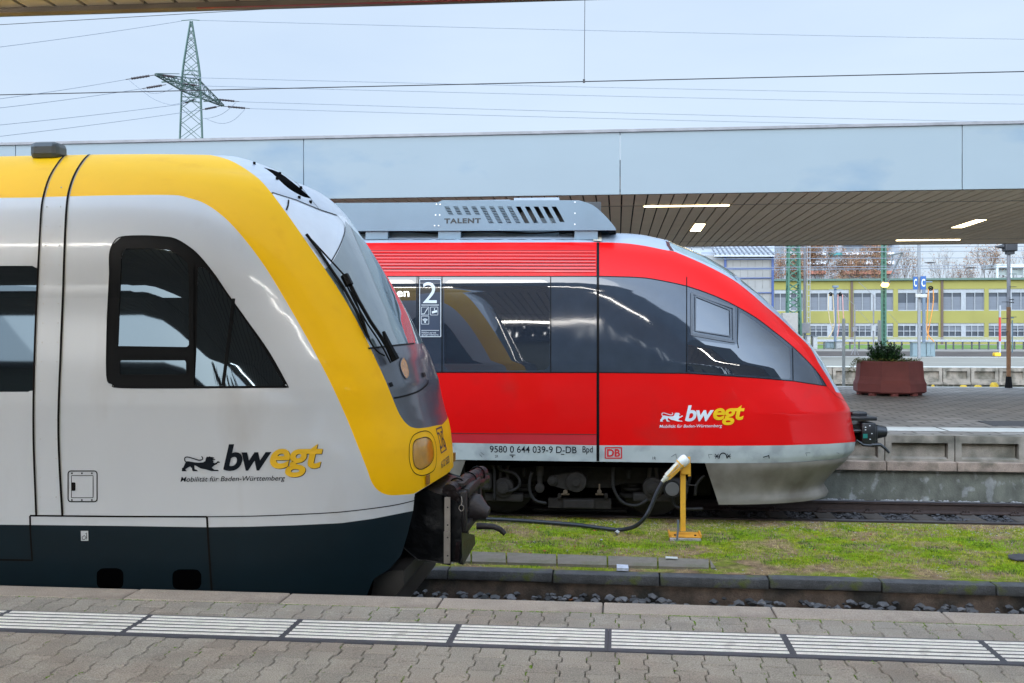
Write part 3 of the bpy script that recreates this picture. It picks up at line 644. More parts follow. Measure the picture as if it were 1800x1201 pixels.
for i in range(10):
    x = 640 + i * 42; stroke(mb, tR, [(x, 421), (x + 34, 421)], .035, .012)
mb.build('roof_rib', roofg, rt)
mb = MB(); stroke(mb, tR, [(1050, 411), (1050, 426)], .11, .02); mb.build('joint_cap', mat('old_tape', (.42, .38, .30), .8, var=.2), rt)
# lettering on the railcar
logo(tR, rt, (1148.5, 700), 1 / 10, inkwh, inkye, False, -.004)
mb = MB(); write(mb, tR, '9580 0 644 039-9 D-DB', (861, 795.5), (1013.5, 797), (861, 783.6), .004, bold=.004); write(mb, tR, 'Bpd', (1024, 799), (1042, 799), (1024, 784.5), .004, bold=.004); stroke(mb, tR, [(986, 798.6), (992, 798.7)], .010, .004)
write(mb, tR, '2R', (870, 804.5), (876, 804.5), (870, 800), .004); write(mb, tR, '1R', (1147, 808), (1153, 808), (1147, 803), .004)
stroke(mb, tR, [(896, 800), (906, 800)], .010, .004); decal(mb, tR, [(899, 801.5), (903, 801.5), (901, 805)], .004)
for x in (1260, 1281): stroke(mb, tR, [(x - 4, 802), (x + 4, 802)], .008, .004); stroke(mb, tR, [(x - 3, 798), (x + 3, 806)], .008, .004); stroke(mb, tR, [(x + 3, 798), (x - 3, 806)], .008, .004)
stroke(mb, tR, sm([(1264, 806), (1266, 799), (1271, 796.5), (1276, 799), (1278, 806)], 3), .012, .004)
stroke(mb, tR, [(1341, 804), (1351, 801)], .010, .004); stroke(mb, tR, [(1351, 800), (1352, 806)], .010, .004)
mb.build('number_lettering', inkdk, rt)
mb = MB(); decal(mb, tR, rrect(1063, 786, 1093.5, 806.5, 2), .004, [rrect(1065, 788, 1091.5, 804.5, 1)]); write(mb, tR, 'DB', (1067, 803), (1090, 803), (1067, 789.5), .004, bold=.03); mb.build('emblem', inkrd, rt)
mb = MB()
for a, b in (((843, 799), (848, 804)), ((845, 795), (851, 800)), ((1180, 803), (1188, 798)), ((1188, 798), (1189, 806)), ((1245, 799), (1252, 799)), ((1245, 799), (1247, 806)), ((1416, 796), (1424, 796)), ((1416, 796), (1418, 802)), ((1470, 796), (1475, 797))):
    stroke(mb, tR, [a, b], .006, .004)
mb.build('faint_symbol', inkgr, rt)
# class sign
mb = MB(); decal(mb, tR, rrect(737, 490, 776, 593.5, 1), .006); sn = mb.build('class_sign', mat('sign_navy', (.03, .045, .075), .3), rt); ROOT[sn.name] = ROOT[rt.name]
mb = MB(); stroke(mb, tR, rrect(738, 491.5, 775, 592, 1), .008, .008, True); write(mb, tR, '2', (743.5, 533), (768, 533), (743.5, 496.5), .009, bold=.0)
stroke(mb, tR, [(741, 536.5), (772, 536.5)], .008, .009); stroke(mb, tR, [(741, 581), (772, 581)], .006, .009)
for x0, y0 in ((741, 540), (757, 540), (741, 556)): stroke(mb, tR, rrect(x0, y0, x0 + 13, y0 + 14, .5), .005, .009, True)
stroke(mb, tR, [(742, 552), (746, 552), (752, 542)], .009, .009); decal(mb, tR, [(759, 548), (768, 545), (769, 549), (760, 551.5)], .009); stroke(mb, tR, [(764, 542), (764, 546)], .009, .009)
for r_ in (1.5, 3.6, 5.6): stroke(mb, tR, [(747.5 + r_ * math.cos(t), 566.5 + r_ * math.sin(t)) for t in np.linspace(-2.45, -.7, 7)], .010, .009)
decal(mb, tR, [(746.3, 565.5), (748.7, 565.5), (748.7, 568), (746.3, 568)], .009)
write(mb, tR, 'Mitfahrt nur mit', (741.5, 586.5), (767, 586.5), (741.5, 583), .009); write(mb, tR, 'gültiger Fahrkarte', (741.5, 591), (771, 591), (741.5, 587), .009)
mb.build('sign_lettering', inkwh, sn)
mb = MB(); write(mb, tR, 'en', (698, 522), (719.5, 522), (698, 512), .008, bold=.008); mb.build('display_text', mat('lit_text', (.8, .8, .8), .5, emit=(1, .97, .9), estr=.9), rt)
# roof pod
def z5(x, y): return (580 + x / 3.246, 330 + y / 3.246)
fy = 12.95
def pz(x, y): q = at(*z5(x, y), fy); return (q.x, q.z)
outl = [(-700, 92), (0, 88), (615, 84), (640, 72), (1420, 72)] + sm([(1420, 72), (1500, 100), (1570, 160), (1610, 205), (1632, 235)], 3) + [(1632, 243), (-700, 250)]
hl_ = []
for i in range(13):
    x = 652 + i * 51; y0 = 108; y1 = 155 if i < 4 else 203 if i < 12 else 196; s = (y1 - y0) * .55; hl_.append([(x, y0), (x + 27, y0), (x + 27 + s, y1), (x + s, y1)])
mb = MB(); mb.prism([pz(*p) for p in outl], fy, fy + .03, holes=[[pz(*p) for p in h] for h in hl_]); pd = mb.build('roof_pod', podm, rt); ROOT[pd.name] = ROOT[rt.name]
mb = MB(); mb.prism([pz(*p) for p in outl], 14.7, 14.73); pp = [pz(*p) for p in outl]
for (x0, z0), (x1, z1) in list(zip(pp, pp[1:]))[:-2]: mb.add([(x0, fy + .03, z0 - .004), (x1, fy + .03, z1 - .004), (x1, 14.7, z1 - .004), (x0, 14.7, z0 - .004)], [(0, 1, 2, 3)])
for x in (-300, 200, 615, 1395):
    q = pz(x, 243); mb.b2((q[0], fy + .03, q[1] - .12), (q[0] + .3, fy + .7, q[1] + .01))
mb.b2((pp[0][0], fy + .2, 3.6), (pz(1300, 0)[0], 14.6, 3.9)); mb.build('pod_cover', podm, pd)
mb = MB()
for i, h in enumerate(hl_):
    (x0, y0), (x1, _), _, (x3, y1) = h; s = .55
    if i < 8:
        y = y0 + 4
        while y < y1 - 3: a, b = pz(x0 + (y - y0) * s - 2, y + 4), pz(x1 + (y - y0) * s + 2, y); mb.b2((a[0], fy + .006, a[1]), (b[0], fy + .026, b[1])); y += 9
mb.build('pod_louvre', podm, pd)
mb = MB(); mb.b2((pz(600, 0)[0], fy + .35, 3.75), (pz(980, 0)[0], fy + .37, 4.03)); q = pz(1150, 200); mb.b2((q[0], fy + .3, q[1]), (q[0] + .9, fy + .32, q[1] + .30)); mb.cyl((pz(1120, 0)[0], fy + .25, 3.9), .11, .2, 'Y', 16); mb.build('cooling_unit', mat('cooler_dark', (.02, .025, .03), .5), pd)
mb = MB(); write(mb, on_plane(fy), 'TALENT', z5(652, 205), z5(861, 203), z5(652, 176), .003, bold=.045, space=1.14); mb.build('pod_lettering', mat('ink_pod', (.012, .016, .02), .5), pd)
mb = MB(); A = lambda u, v: at(*z5(u, v), fy - .003)
for p in ((608, 95), (629, 95), (603, 156), (626, 156), (597, 217), (620, 217), (1398, 83), (1398, 146), (1397, 209)): mb.cyl(A(*p), .010, .008, 'Y', 8)
mb.build('pod_screw', mat('screw_bright', (.6, .62, .65), .35, metal=.4), pd)
mb = MB(); q0, q1 = pz(640, 72), pz(1300, 60); mb.b2((q0[0] + .2, 13.2, q0[1] + .003), (q1[0] - .65, 14.4, q0[1] + .03)); mb.b2((q1[0] - .6, 13.2, q0[1] + .003), (q1[0], 14.4, q0[1] + .05)); mb.build('pod_grille', mat('grille_pale', (.28, .33, .38), .5), pd)
mb = MB(); q = pz(540, 247); q2 = pz(1500, 262)
mb.tube([A(x, 250 + 6 * math.sin(x / 80.)) + Vector((0, .12, 0)) for x in range(150, 1450, 60)], .012, 6); mb.build('pod_cable', black, pd)
# coupler of the railcar
mb = MB(); K = lambda x, y: (1260 + x / 3.3333, 650 + y / 3.3333); yk = 13.5
a, b = at(*K(780, 262), yk), at(*K(940, 300), yk); mb.b2((a.x, yk, b.z), (b.x, yk + .6, b.z + .05), .01)
mb.box((a + b) / 2 + Vector((0, .3, .03)), (.2, .2, .06), bev=.02)
a, b = at(*K(850, 312), yk), at(*K(930, 435), yk); mb.b2((a.x, yk - .02, b.z), (b.x, yk + .62, a.z), .012)
a, b = at(*K(795, 320), yk + .1), at(*K(850, 345), yk + .1); mb.b2((a.x - .3, yk + .1, b.z), (b.x, yk + .2, a.z)); a, b = at(*K(795, 362), yk), at(*K(850, 378), yk); mb.tube([(a.x - .3, yk + .1, a.z), (b.x, yk + .1, a.z)], .03, 10); mb.tube([(a.x - .3, yk + .35, a.z - .1), (b.x, yk + .35, a.z - .1)], .09, 12)
a, b = at(*K(932, 335), yk), at(*K(950, 430), yk); mb.b2((a.x, yk + .05, b.z), (b.x, yk + .55, a.z), .01); a = at(*K(955, 365), yk + .2); mb.tube([(a.x - .04, yk + .25, a.z), (a.x + .02, yk + .25, a.z), (a.x + .09, yk + .25, a.z), (a.x + .1, yk + .25, a.z)], [.1, .085, .07, .05], 14)
mb.tube([at(*K(800, 450), yk), at(*K(820, 415), yk), at(*K(860, 440), yk), at(*K(920, 445), yk)], .02, 8); mb.tube([at(*K(905, 440), yk), at(*K(960, 440), yk), at(*K(985, 460), yk), at(*K(1010, 487), yk)], [.025, .022, .02, .016], 8)
rc = mb.build('coupler', mat('coupler_black', (.012, .013, .016), .4, var=.2, coat=.3), rt, 30); ROOT[rc.name] = ROOT[rt.name]
mb = MB(); mb.b2(at(*K(857, 376), yk - .025), at(*K(883, 402), yk - .021)); mb.build('warning_plate', mat('plate_teal', (.01, .17, .14), .4), rc)
mb = MB()
for x, y in ((893, 326), (868, 335), (895, 405), (905, 372), (868, 350)): mb.b2(at(*K(x, y), yk - .025), at(*K(x + 7, y + 5), yk - .021))
mb.build('plate_label', inkwh, rc)
# bogie seen under the body, traced part by part at its own depth
Z = lambda x, y: (780 + x / 3.6, 680 + y / 3.6)
def q7(x, y, Y): return at(*Z(x, y), Y)
def bx(mb, x0, y0, x1, y1, Y0, Y1, bev=.015):
    a, b = q7(x0, y0, Y0), q7(x1, y1, Y0); mb.b2((a.x, Y0, b.z), (b.x, Y1, a.z), bev)
bo = None
for wx in (378, 1325):
    c = q7(wx, 640, 13.0); mb = MB(); mb.cyl((c.x, 13.12, .42), .42, .12, 'Y', 40, .02); mb.build('wheel', mat('wheel_dark', (.02, .017, .015), .6, var=.3), rt, 40); mb = MB(); mb.cyl((c.x, 14.55, .42), .42, .12, 'Y', 40, .02); mb.build('wheel', MATS['wheel_dark'], rt, 40)
mb = MB(); fr = [(330, 500), (560, 500), (640, 560), (660, 640), (900, 640), (1060, 635), (1100, 560), (1180, 500), (1420, 500), (1440, 560), (1300, 600), (1230, 590), (1110, 605), (1080, 640), (620, 600), (470, 560), (330, 560)]
P2 = [(q7(x, y, 12.75).x, q7(x, y, 12.75).z) for x, y in [(300, 520), (640, 500), (1080, 500), (1430, 500), (1430, 590), (1300, 612), (1130, 612), (1060, 640), (890, 640), (890, 600), (600, 600), (480, 580), (300, 590)]]
mb.prism(P2, 12.75, 12.95); mb.build('bogie_frame', bogiem, rt)
for wx in (378, 1325):
    mb = MB(); c = q7(wx, 640, 12.6); mb.cyl((c.x, 12.66, c.z), .13, .14, 'Y', 24, .02); mb.cyl((c.x, 12.57, c.z), .075, .04, 'Y', 16, .01); mb.box((c.x, 12.70, c.z - .13), (.5, .16, .1), bev=.02); mb.box((c.x, 12.56, c.z), (.10, .03, .04)); mb.box((c.x, 12.56, c.z), (.04, .032, .11))
    mb.tube([(c.x - .05, 12.65, c.z + .1), (c.x - .04, 12.65, c.z + .24), (c.x - .06, 12.65, c.z + .3)], .025, 8); mb.tube([(c.x + .05, 12.65, c.z + .1), (c.x + .04, 12.65, c.z + .24), (c.x + .06, 12.65, c.z + .3)], .025, 8)
    mb.build('axle_box', bogiel, rt, 40)
for sx in (500, 1195):
    mb = MB(); c = q7(sx, 630, 12.75)
    for k in range(3): mb.cyl((c.x, 12.9, c.z + .06 - k * .055), .10 + .015 * k, .045, 'Z', 24, .015)
    mb.cyl((c.x, 12.9, c.z - .13), .17, .05, 'Z', 24, .01); mb.build('air_spring', bogiem, rt, 40)
mb = MB(); a, b = q7(690, 595, 12.6), q7(838, 602, 12.6); r1, r2 = .065, .13
mb.prism([(a.x, a.z + r1), (b.x, b.z + r2), (b.x, b.z - r2), (a.x, a.z - r1)], 12.60, 12.66); mb.cyl((a.x, 12.62, a.z), r1, .11, 'Y', 20, .01); mb.cyl((b.x, 12.62, b.z), r2, .10, 'Y', 28, .015); mb.cyl((b.x, 12.56, b.z), .045, .04, 'Y', 12); mb.cyl((a.x, 12.56, a.z), .03, .04, 'Y', 12); mb.build('torsion_arm', bogiel, rt, 40)
mb = MB(); a, b = q7(610, 478, 12.62), q7(608, 640, 12.62); mb.tube([a, (a + b) / 2, (a + b) / 2, b], [.05, .05, .036, .036], 14); mb.cyl(b, .06, .08, 'Y', 16, .01); mb.build('damper', bogiel, rt, 40)
mb = MB(); bx(mb, 785, 440, 970, 515, 12.6, 12.8, .03); bx(mb, 890, 560, 905, 640, 12.66, 12.75); bx(mb, 690, 480, 700, 560, 12.7, 12.75); bx(mb, 495, 515, 520, 570, 12.6, 12.7, .02); bx(mb, 1155, 525, 1185, 585, 12.6, 12.7, .02); bx(mb, 990, 450, 1070, 500, 12.75, 12.9); mb.build('valve_box', bogiem, rt)
mb = MB(); bx(mb, 660, 705, 1060, 775, 12.72, 12.8, .01); bx(mb, 755, 712, 955, 775, 12.66, 12.715, .02); bx(mb, 720, 675, 745, 712, 12.68, 12.72); bx(mb, 1015, 675, 1040, 712, 12.68, 12.72); mb.build('magnetic_brake', bogiel, rt)
mb = MB()
for x in (770, 985): c = q7(x, 665, 12.62); mb.cyl(c, .03, .05, 'Y', 12, .005); mb.bar(c, c + Vector((0, 0, .1)), .02); mb.bar(c - Vector((.05, 0, .03)), c + Vector((.05, 0, -.03)), .02)
mb.build('brake_hanger', mat('hanger_rust', (.09, .06, .035), .7, var=.3), rt)
mb = MB(); bx(mb, 1400, 585, 1550, 700, 12.45, 12.9, .06); bx(mb, 235, 545, 300, 660, 12.5, 12.9, .04); mb.build('sand_box', bogiel, rt)
mb = MB(); c = q7(1446, 648, 12.44); mb.cyl(c, .11, .012, 'Y', 24); c = q7(1446, 648, 12.43); mb.build('box_rim', bogiem, rt); mb = MB(); mb.cyl(c, .085, .02, 'Y', 24, .005); mb.build('box_lid', mat('lid_grey', (.08, .073, .066), .6), rt)
mb = MB()
for pl in ([(350, 480), (345, 510), (380, 530), (440, 545), (475, 580), (480, 620), (450, 650), (400, 665)], [(560, 540), (545, 590), (545, 660), (580, 720), (650, 738)], [(1075, 500), (1070, 560), (1075, 640), (1110, 710), (1160, 745), (1230, 750), (1290, 715)], [(300, 490), (318, 520), (320, 620), (320, 720)], [(1450, 690), (1460, 750), (1520, 772), (1640, 772)], [(1590, 690), (1600, 620), (1650, 560)], [(1540, 470), (1560, 560), (1540, 640)]):
    mb.tube([q7(x, y, 12.58) for x, y in sm(pl, 4)], .020, 8)
each(mb.build('brake_hose', mat('hose_grey', (.02, .018, .017), .6, spec=.2, var=.2), rt, 40))
mb = MB(); mb.tube([q7(x, y, 12.5) for x, y in sm([(1465, 665), (1466, 690), (1480, 695), (1500, 685)], 3)], .008, 6); mb.tube([q7(x, y, 12.5) for x, y in [(1535, 710), (1538, 630), (1550, 622), (1600, 625)]], .009, 6); mb.build('small_pipe', bogiel, rt)
mb = MB()
for i in range(5): y = 480 + i * 13; bx(mb, -20, y, 125 - i * 6, y + 8, 12.42, 12.5, .01)
bx(mb, -20, 470, 130, 560, 12.5, 12.6, .01); mb.build('side_grille', bogiem, rt)
mb = MB(); bx(mb, 1590, 560, 1690, 690, 13.2, 13.5, .03); bx(mb, 560, 770, 1160, 800, 13.0, 13.1, .02); mb.build('rail_brake', bogiem, rt)
# ================================================================== ground, platforms, tracks
paver = mat('paver_concrete', (.335, .315, .282), .78, var=.16, scale=3, bump=.5, bscale=120, speck=.38, col2=(.31, .275, .24), c2=(.45, .6), s2=1.6)
def island_var(m, lo=.78, hi=1.2):
    t = m.node_tree; b = t.nodes['Principled BSDF']; src = b.inputs['Base Color'].links[0].from_socket
    g = t.nodes.new('ShaderNodeNewGeometry'); mr = t.nodes.new('ShaderNodeMapRange'); mr.inputs[3].default_value = lo; mr.inputs[4].default_value = hi
    t.links.new(g.outputs['Random Per Island'], mr.inputs[0]); mm = t.nodes.new('ShaderNodeMixRGB'); mm.blend_type = 'MULTIPLY'; mm.inputs[0].default_value = 1
    t.links.new(src, mm.inputs[1]); t.links.new(mr.outputs[0], mm.inputs[2]); t.links.new(mm.outputs[0], b.inputs['Base Color'])
island_var(paver, .88, 1.1)
joint = mat('paver_joint', (.035, .030, .024), .95, var=.4, scale=30, col2=(.085, .14, .012), c2=(.47, .54), s2=2.3, bump=.6, bscale=80)
slabm = mat('edge_slab_concrete', (.39, .34, .295), .8, var=.14, scale=5, bump=.4, bscale=130, speck=.3, col2=(.20, .175, .155), c2=(.5, .7), s2=3)
island_var(slabm, .88, 1.1)
concd = mat('dark_kerb_concrete', (.066, .065, .064), .85, var=.35, scale=8, bump=.8, bscale=60, speck=.4, col2=(.085, .10, .02), c2=(.6, .72), s2=5)
concw = mat('stained_wall', (.12, .085, .062), .9, var=.45, scale=7, bump=.8, bscale=50, speck=.3, col2=(.03, .027, .022), c2=(.42, .6), s2=2.5)
conc = mat('platform_concrete', (.27, .235, .19), .85, var=.2, scale=4, bump=.4, bscale=60, speck=.2, col2=(.11, .10, .075), c2=(.42, .65), s2=2.6)
concl = mat('ledge_concrete', (.28, .21, .16), .85, var=.25, scale=5, bump=.5, bscale=50, speck=.25, col2=(.09, .075, .05), c2=(.5, .7), s2=3)
lowwall = mat('lichen_wall', (.125, .125, .098), .9, var=.4, scale=5, bump=.7, bscale=40, speck=.25, col2=(.24, .24, .22), c2=(.56, .64), s2=5.5, stretch=(1, 1, .7))
ballast = mat('ballast_ground', (.055, .048, .042), .95, var=.5, scale=14, bump=1., bscale=30, speck=.5)
stone = mat('ballast_stone', (.10, .095, .095), .85, var=.3, scale=4, bump=.4); island_var(stone, .3, 1.25)
soil = mat('mossy_soil', (.15, .19, .010), .95, spec=.1, var=.5, scale=12, bump=1., bscale=45, speck=.5, col2=(.22, .145, .08), c2=(.44, .58), s2=1.9)
mb = MB(); mb.b2((-600, -600, -.9), (600, 900, -.34)); tag(mb.build('ground', mat('ground_dirt', (.085, .075, .062), .95, var=.3, scale=2, bump=.5)), kind='structure')
def paving(x0, x1, y0, y1, z, p=.14, T=.2, A=.010, ph=0.):
    V = []; Fc = []
    def wv(y, par):
        u = ((y - par * T / 2) / T + .5) % 1 - .5; u = abs(u)
        return 1 if u < .19 else -1 if u > .31 else 1 - (u - .19) / .12 * 2
    for i in range(int(x0 / p), int(x1 / p)):
        par = i % 2
        for j in range(int(math.floor(y0 / T)) - 1, int(math.ceil(y1 / T)) + 1):
            a = j * T + par * T / 2; b = a + T; lo, hi = max(a, y0), min(b, y1)
            if hi - lo < .03: continue
            ks = [k for k in [a + T * q for q in (0, .19, .31, .5, .69, .81, 1)] if lo < k < hi]; ys = [lo] + ks + [hi]
            rr = rnd.random() * .003; tx, ty = rnd.uniform(-.01, .01), rnd.uniform(-.008, .008); rings = []
            for g, dz in ((.0058, 0.), (.0024, -.0045), (.0024, -.03)):
                L = []; Rr = []
                for q, y in enumerate(ys):
                    yy = min(max(y, lo + g), hi - g); L.append((i * p - A * wv(y, par) + g, yy)); Rr.append(((i + 1) * p + A * wv(y, par) - g, yy))
                rings.append([(x, y, z - rr + dz + (x - i * p) * tx + (y - a) * ty) for x, y in L + Rr[::-1]])
            n = len(rings[0]); o = len(V)
            for r_ in rings: V += r_
            Fc.append(tuple(range(o, o + n))[::-1])
            for k in (0, 1): Fc += [(o + k * n + q, o + k * n + (q + 1) % n, o + (k + 1) * n + (q + 1) % n, o + (k + 1) * n + q) for q in range(n)]
    return V, Fc
TN, TF = 5.045, 5.43
V, Fc = paving(-5.2, 4.2, 3.2, TN, PZ); V2, F2 = paving(-5.2, 4.2, TF, 5.735, PZ); o = len(V); V += V2; Fc += [tuple(i + o for i in f) for f in F2]
tag(link_mesh('paving', V, Fc, paver, loc=(0, 4, PZ)), kind='structure')
mb = MB(); mb.b2((-40, -9.5, -.34), (40, 5.80, PZ - .012)); mb.b2((-40, 5.801, -.34), (40, 5.9, PZ - .16)); tag(mb.build('platform', joint), kind='structure')
mb = MB(); mb.b2((-40, -9.45, PZ - .0119), (-5.35, 5.0, PZ - .002)); mb.b2((-5.349, -9.45, PZ - .0119), (4.35, 3.19, PZ - .002)); mb.b2((4.351, -9.45, PZ - .0119), (40, 5.0, PZ - .002)); tag(mb.build('paving', mat('far_paving', (.17, .155, .145), .8, var=.2, scale=3, bump=.3, speck=.3)), kind='structure')
# edge slabs
jx = [gr(x, y, PZ).x for x, y in ((230, 1045), (500, 1053), (773, 1060), (1060, 1068), (1360, 1076), (1665, 1085))]
d = 1.0; jx = [jx[0] - 3 * d, jx[0] - 2 * d, jx[0] - d] + jx + [jx[-1] + d, jx[-1] + 2 * d]
for i, (a, b) in enumerate(zip(jx, jx[1:])):
    mb = MB(); mb.b2((a + .004, 5.742, PZ - .15), (b - .004, 5.97, PZ + .001 + rnd.uniform(-.002, .003)), .008)
    o = mb.build('edge_slab', slabm); tag(o, 'sandy concrete edge slab of the near platform, %s of the row counted from the left' % ORD[i], 'kerb slab', 'concrete slabs along the near platform edge')
tagx = [gr(x, y, PZ).x for x, y in ((243, 1096), (513, 1105), (798, 1116), (1069, 1122), (1383, 1130), (1738, 1141))]
tx = [tagx[0] - .85] + tagx + [tagx[-1] + .93]; tx = [tx[0] - .85] + tx
base_t = mat('tactile_base', (.065, .068, .088), .6, var=.15, scale=8, speck=.2); rib = mat('tactile_rib', (.82, .81, .78), .55, var=.1, scale=14, col2=(.60, .59, .56), c2=(.56, .7), s2=9, speck=.15)
for i, (a, b) in enumerate(zip(tx, tx[1:])):
    t = empty('tactile_mat', ((a + b) / 2, (TN + TF) / 2, PZ)); tag(t, 'white ribbed tactile mat on the near platform, %s of the strip counted from the left' % ORD[i], 'tactile paving', 'tactile mats along the near platform')
    mb = MB(); mb.b2((a + .001, TN, PZ - .03), (b - .001, TF, PZ + .003)); mb.build('base_mat', base_t, t)
    mb = MB()
    for k in range(6):
        y = TN + .050 + k * .0565; n = 14; xa, xb = a + .018, b - .018; vs = []
        for q in range(n + 1):
            x = xa + (xb - xa) * q / n; wob = .0022 * math.sin(x * 3.1 + k) + rnd.uniform(-.0006, .0006)
            for dy, dz in ((0, .003), (.003, .0060), (.029, .0060), (.032, .003)): vs.append((x, y + dy + wob, PZ + dz))
        mb.add(vs, [(q * 4 + r_, (q + 1) * 4 + r_, (q + 1) * 4 + r_ + 1, q * 4 + r_ + 1) for q in range(n) for r_ in range(3)] + [(0, 1, 2, 3), (n * 4 + 3, n * 4 + 2, n * 4 + 1, n * 4)])
    mb.build('rib_pattern', rib, t)
# moss tufts in the joints
mossm = mat('moss', (.12, .22, .012), .95, var=.4, scale=40)
mb = MB()
for _ in range(2200):
    x = rnd.uniform(-4.5, 4); y = rnd.choice([rnd.gauss(5.739, .004)] * 3 + [rnd.uniform(4.2, 5.04), rnd.uniform(5.44, 5.73)])
    if y < 5.73: x = round(x / .14) * .14 + rnd.choice((-.010, .010)) + rnd.gauss(0, .002)
    if rnd.random() > .25 + .12 * (x + 4): continue
    for k in range(rnd.randint(2, 7)): mb.rock((x + rnd.gauss(0, .012 if y > 5.73 else .003), y + rnd.gauss(0, .003 if y > 5.73 else .02), PZ - .006), rnd.uniform(.003, .008), rnd)
tag(mb.build('moss', mossm), kind='stuff')
# kerb between the tracks
KL, KR = gr(740, 994, .05), gr(1800, 1023, .05)
kd = (KR - KL).normalized(); kn = Vector((kd.y, -kd.x, 0))      # towards the camera
def kpt(s, off, z): p = KL + kd * s + kn * off; return Vector((p.x, p.y, z))
def ks(px, py): p = gr(px, py, .05); return (p - KL).dot(kd)
js = [ks(971, 1008), ks(1160, 1014), ks(1353, 1019), ks(1553, 1026), ks(1757, 1033)]
js = [js[0] - 4.1, js[0] - 3.08, js[0] - 2.06, js[0] - 1.03] + js + [js[-1] + 1.05, js[-1] + 2.1, js[-1] + 3.1]
for i, (a, b) in enumerate(zip(js, js[1:])):
    mb = MB(); z = .05 + rnd.uniform(-.006, .006); c = kpt((a + b) / 2, .085, z - .047); q = Matrix.Rotation(math.atan2(kd.y, kd.x), 3, 'Z')
    mb.box(c, (b - a - .012, .17, .094), rot=q, bev=.011)
    tag(mb.build('kerb_stone', concd, smooth=30), 'dark concrete kerb stone edging the grass strip, %s of the row counted from the left' % ORD[i], 'kerb stone', 'dark kerb stones between the tracks')
def kstrip(name, m, a, b, o0, o1, z0, z1, kind='structure'):
    q = [kpt(a, o0, z0), kpt(b, o0, z0), kpt(b, o1, z0), kpt(a, o1, z0)]; q += [Vector((p.x, p.y, z1)) for p in q]
    mb = MB(); mb.add(q, [(0, 3, 2, 1), (4, 5, 6, 7), (0, 1, 5, 4), (1, 2, 6, 5), (2, 3, 7, 6), (3, 0, 4, 7)]); return mb.build(name, m)
tag(kstrip('retaining_wall', concw, -12, 14, -.02, .14, -.40, -.052), 'brown stained low concrete wall under the dark kerb stones', 'wall')
tag(kstrip('ballast_bed', ballast, -12, 14, .2, 3.2, -.33, -.24), kind='structure')
# rocks in the near trough
mb = MB()
for _ in range(2600):
    x = rnd.uniform(-3.2, 5.5); y = rnd.uniform(7.6, 9.6); p = Vector((x, y, 0))
    s_ = (p - KL).dot(kn)
    if s_ < .16: continue
    mb.rock((x, y, -.235 + rnd.uniform(0, .03) + max(0, .55 - s_) * .18), rnd.uniform(.018, .058), rnd)
tag(mb.build('gravel', stone), kind='stuff')
# grass strip
def back(x):  # y of the kerb's back at this x
    t = (x - KL.x) / kd.x; return (KL + kd * t).y
def gz(x, y): t = min(1, max(0, (y - back(x)) / (12.98 - back(x)))); return .045 - .065 * t + .012 * mn.noise(Vector((x * 1.7, y * 1.7, 0))) * (1 if 0 < t < 1 else 0)
V = []; nx, ny = 130, 60
for i in range(nx + 1):
    x = -9 + 19 * i / nx
    for j in range(ny + 1): y = back(x) + (12.99 - back(x)) * j / ny; V.append((x, y, gz(x, y)))
V2 = [(v[0], v[1], -.33) for v in V]
Fq = [(i * (ny + 1) + j, (i + 1) * (ny + 1) + j, (i + 1) * (ny + 1) + j + 1, i * (ny + 1) + j + 1) for i in range(nx) for j in range(ny)]
tag(link_mesh('grass_strip', V, Fq, soil, loc=(0, 11, 0), smooth=True), kind='structure')
mb = MB(); mb.b2((-9, 12.99, -.33), (10, 13.0, -.03)); tag(mb.build('soil_bank', ballast), kind='structure')
gm = [mat('grass_green', (.21, .33, .014), .8, var=.3, spec=.08), mat('grass_yellow', (.33, .34, .02), .8, var=.3, spec=.08), mat('grass_straw', (.38, .28, .13), .85, var=.3, spec=.08), mat('grass_dark', (.04, .10, .02), .8, var=.3, spec=.08)]
V = []; Fc = []; Mi = []
r2 = random.Random(3)
for _ in range(95000):
    x = r2.uniform(-2.2, 6.2); b_ = back(x); y = b_ + .02 + (12.93 - b_) * 0 + r2.random() ** .85 * (12.9 - b_)
    if -1.2 < x < 1.45 and (gr(900, 984, .05).y - .25) < y < (gr(900, 984, .05).y + .28) and r2.random() < .97: continue
    n1 = mn.noise(Vector((x * .9, y * 1.5, 0))); n2 = mn.noise(Vector((x * 3.1, y * 4., 5)))
    t = (y - b_) / (12.9 - b_)
    dry = .5 * n1 + .45 * n2 + (.28 if t < .16 else 0) + (.34 * max(0, (t - .72) / .28)) - (.12 if .25 < t < .7 else 0) + r2.gauss(0, .09)
    if r2.random() > (.85 if dry < .12 else .5): continue
    m = 2 if dry > .09 else 1 if dry > -.09 else (3 if n2 < -.28 and r2.random() < .6 else 0)
    h = r2.uniform(.008, .026) * (1.25 if m in (0, 3) else 1.); a = r2.uniform(0, 6.28); l = r2.uniform(.2, 1.4) * h * (2. if m == 2 else 1); w_ = r2.uniform(.002, .0045)
    z = gz(x, y) - .002; dx_, dy_ = math.cos(a), math.sin(a); o = len(V)
    V += [(x - dy_ * w_, y + dx_ * w_, z), (x + dy_ * w_, y - dx_ * w_, z), (x + dx_ * l, y + dy_ * l, z + h)]; Fc.append((o, o + 1, o + 2)); Mi.append(m)
tag(link_mesh('grass', V, Fc, gm, loc=(0, 11, 0), mi=Mi), kind='stuff')
mb = MB()
for _ in range(900):
    x = rnd.uniform(-2, 6); y = rnd.choice((rnd.uniform(12.2, 12.95), rnd.uniform(back(x), 12.9), rnd.uniform(12.4, 12.95))); mb.rock((x, y, gz(x, y)), rnd.uniform(.004, .014), rnd)
tag(mb.build('pebbles', mat('pebble', (.30, .27, .25), .8, var=.3)), kind='stuff')
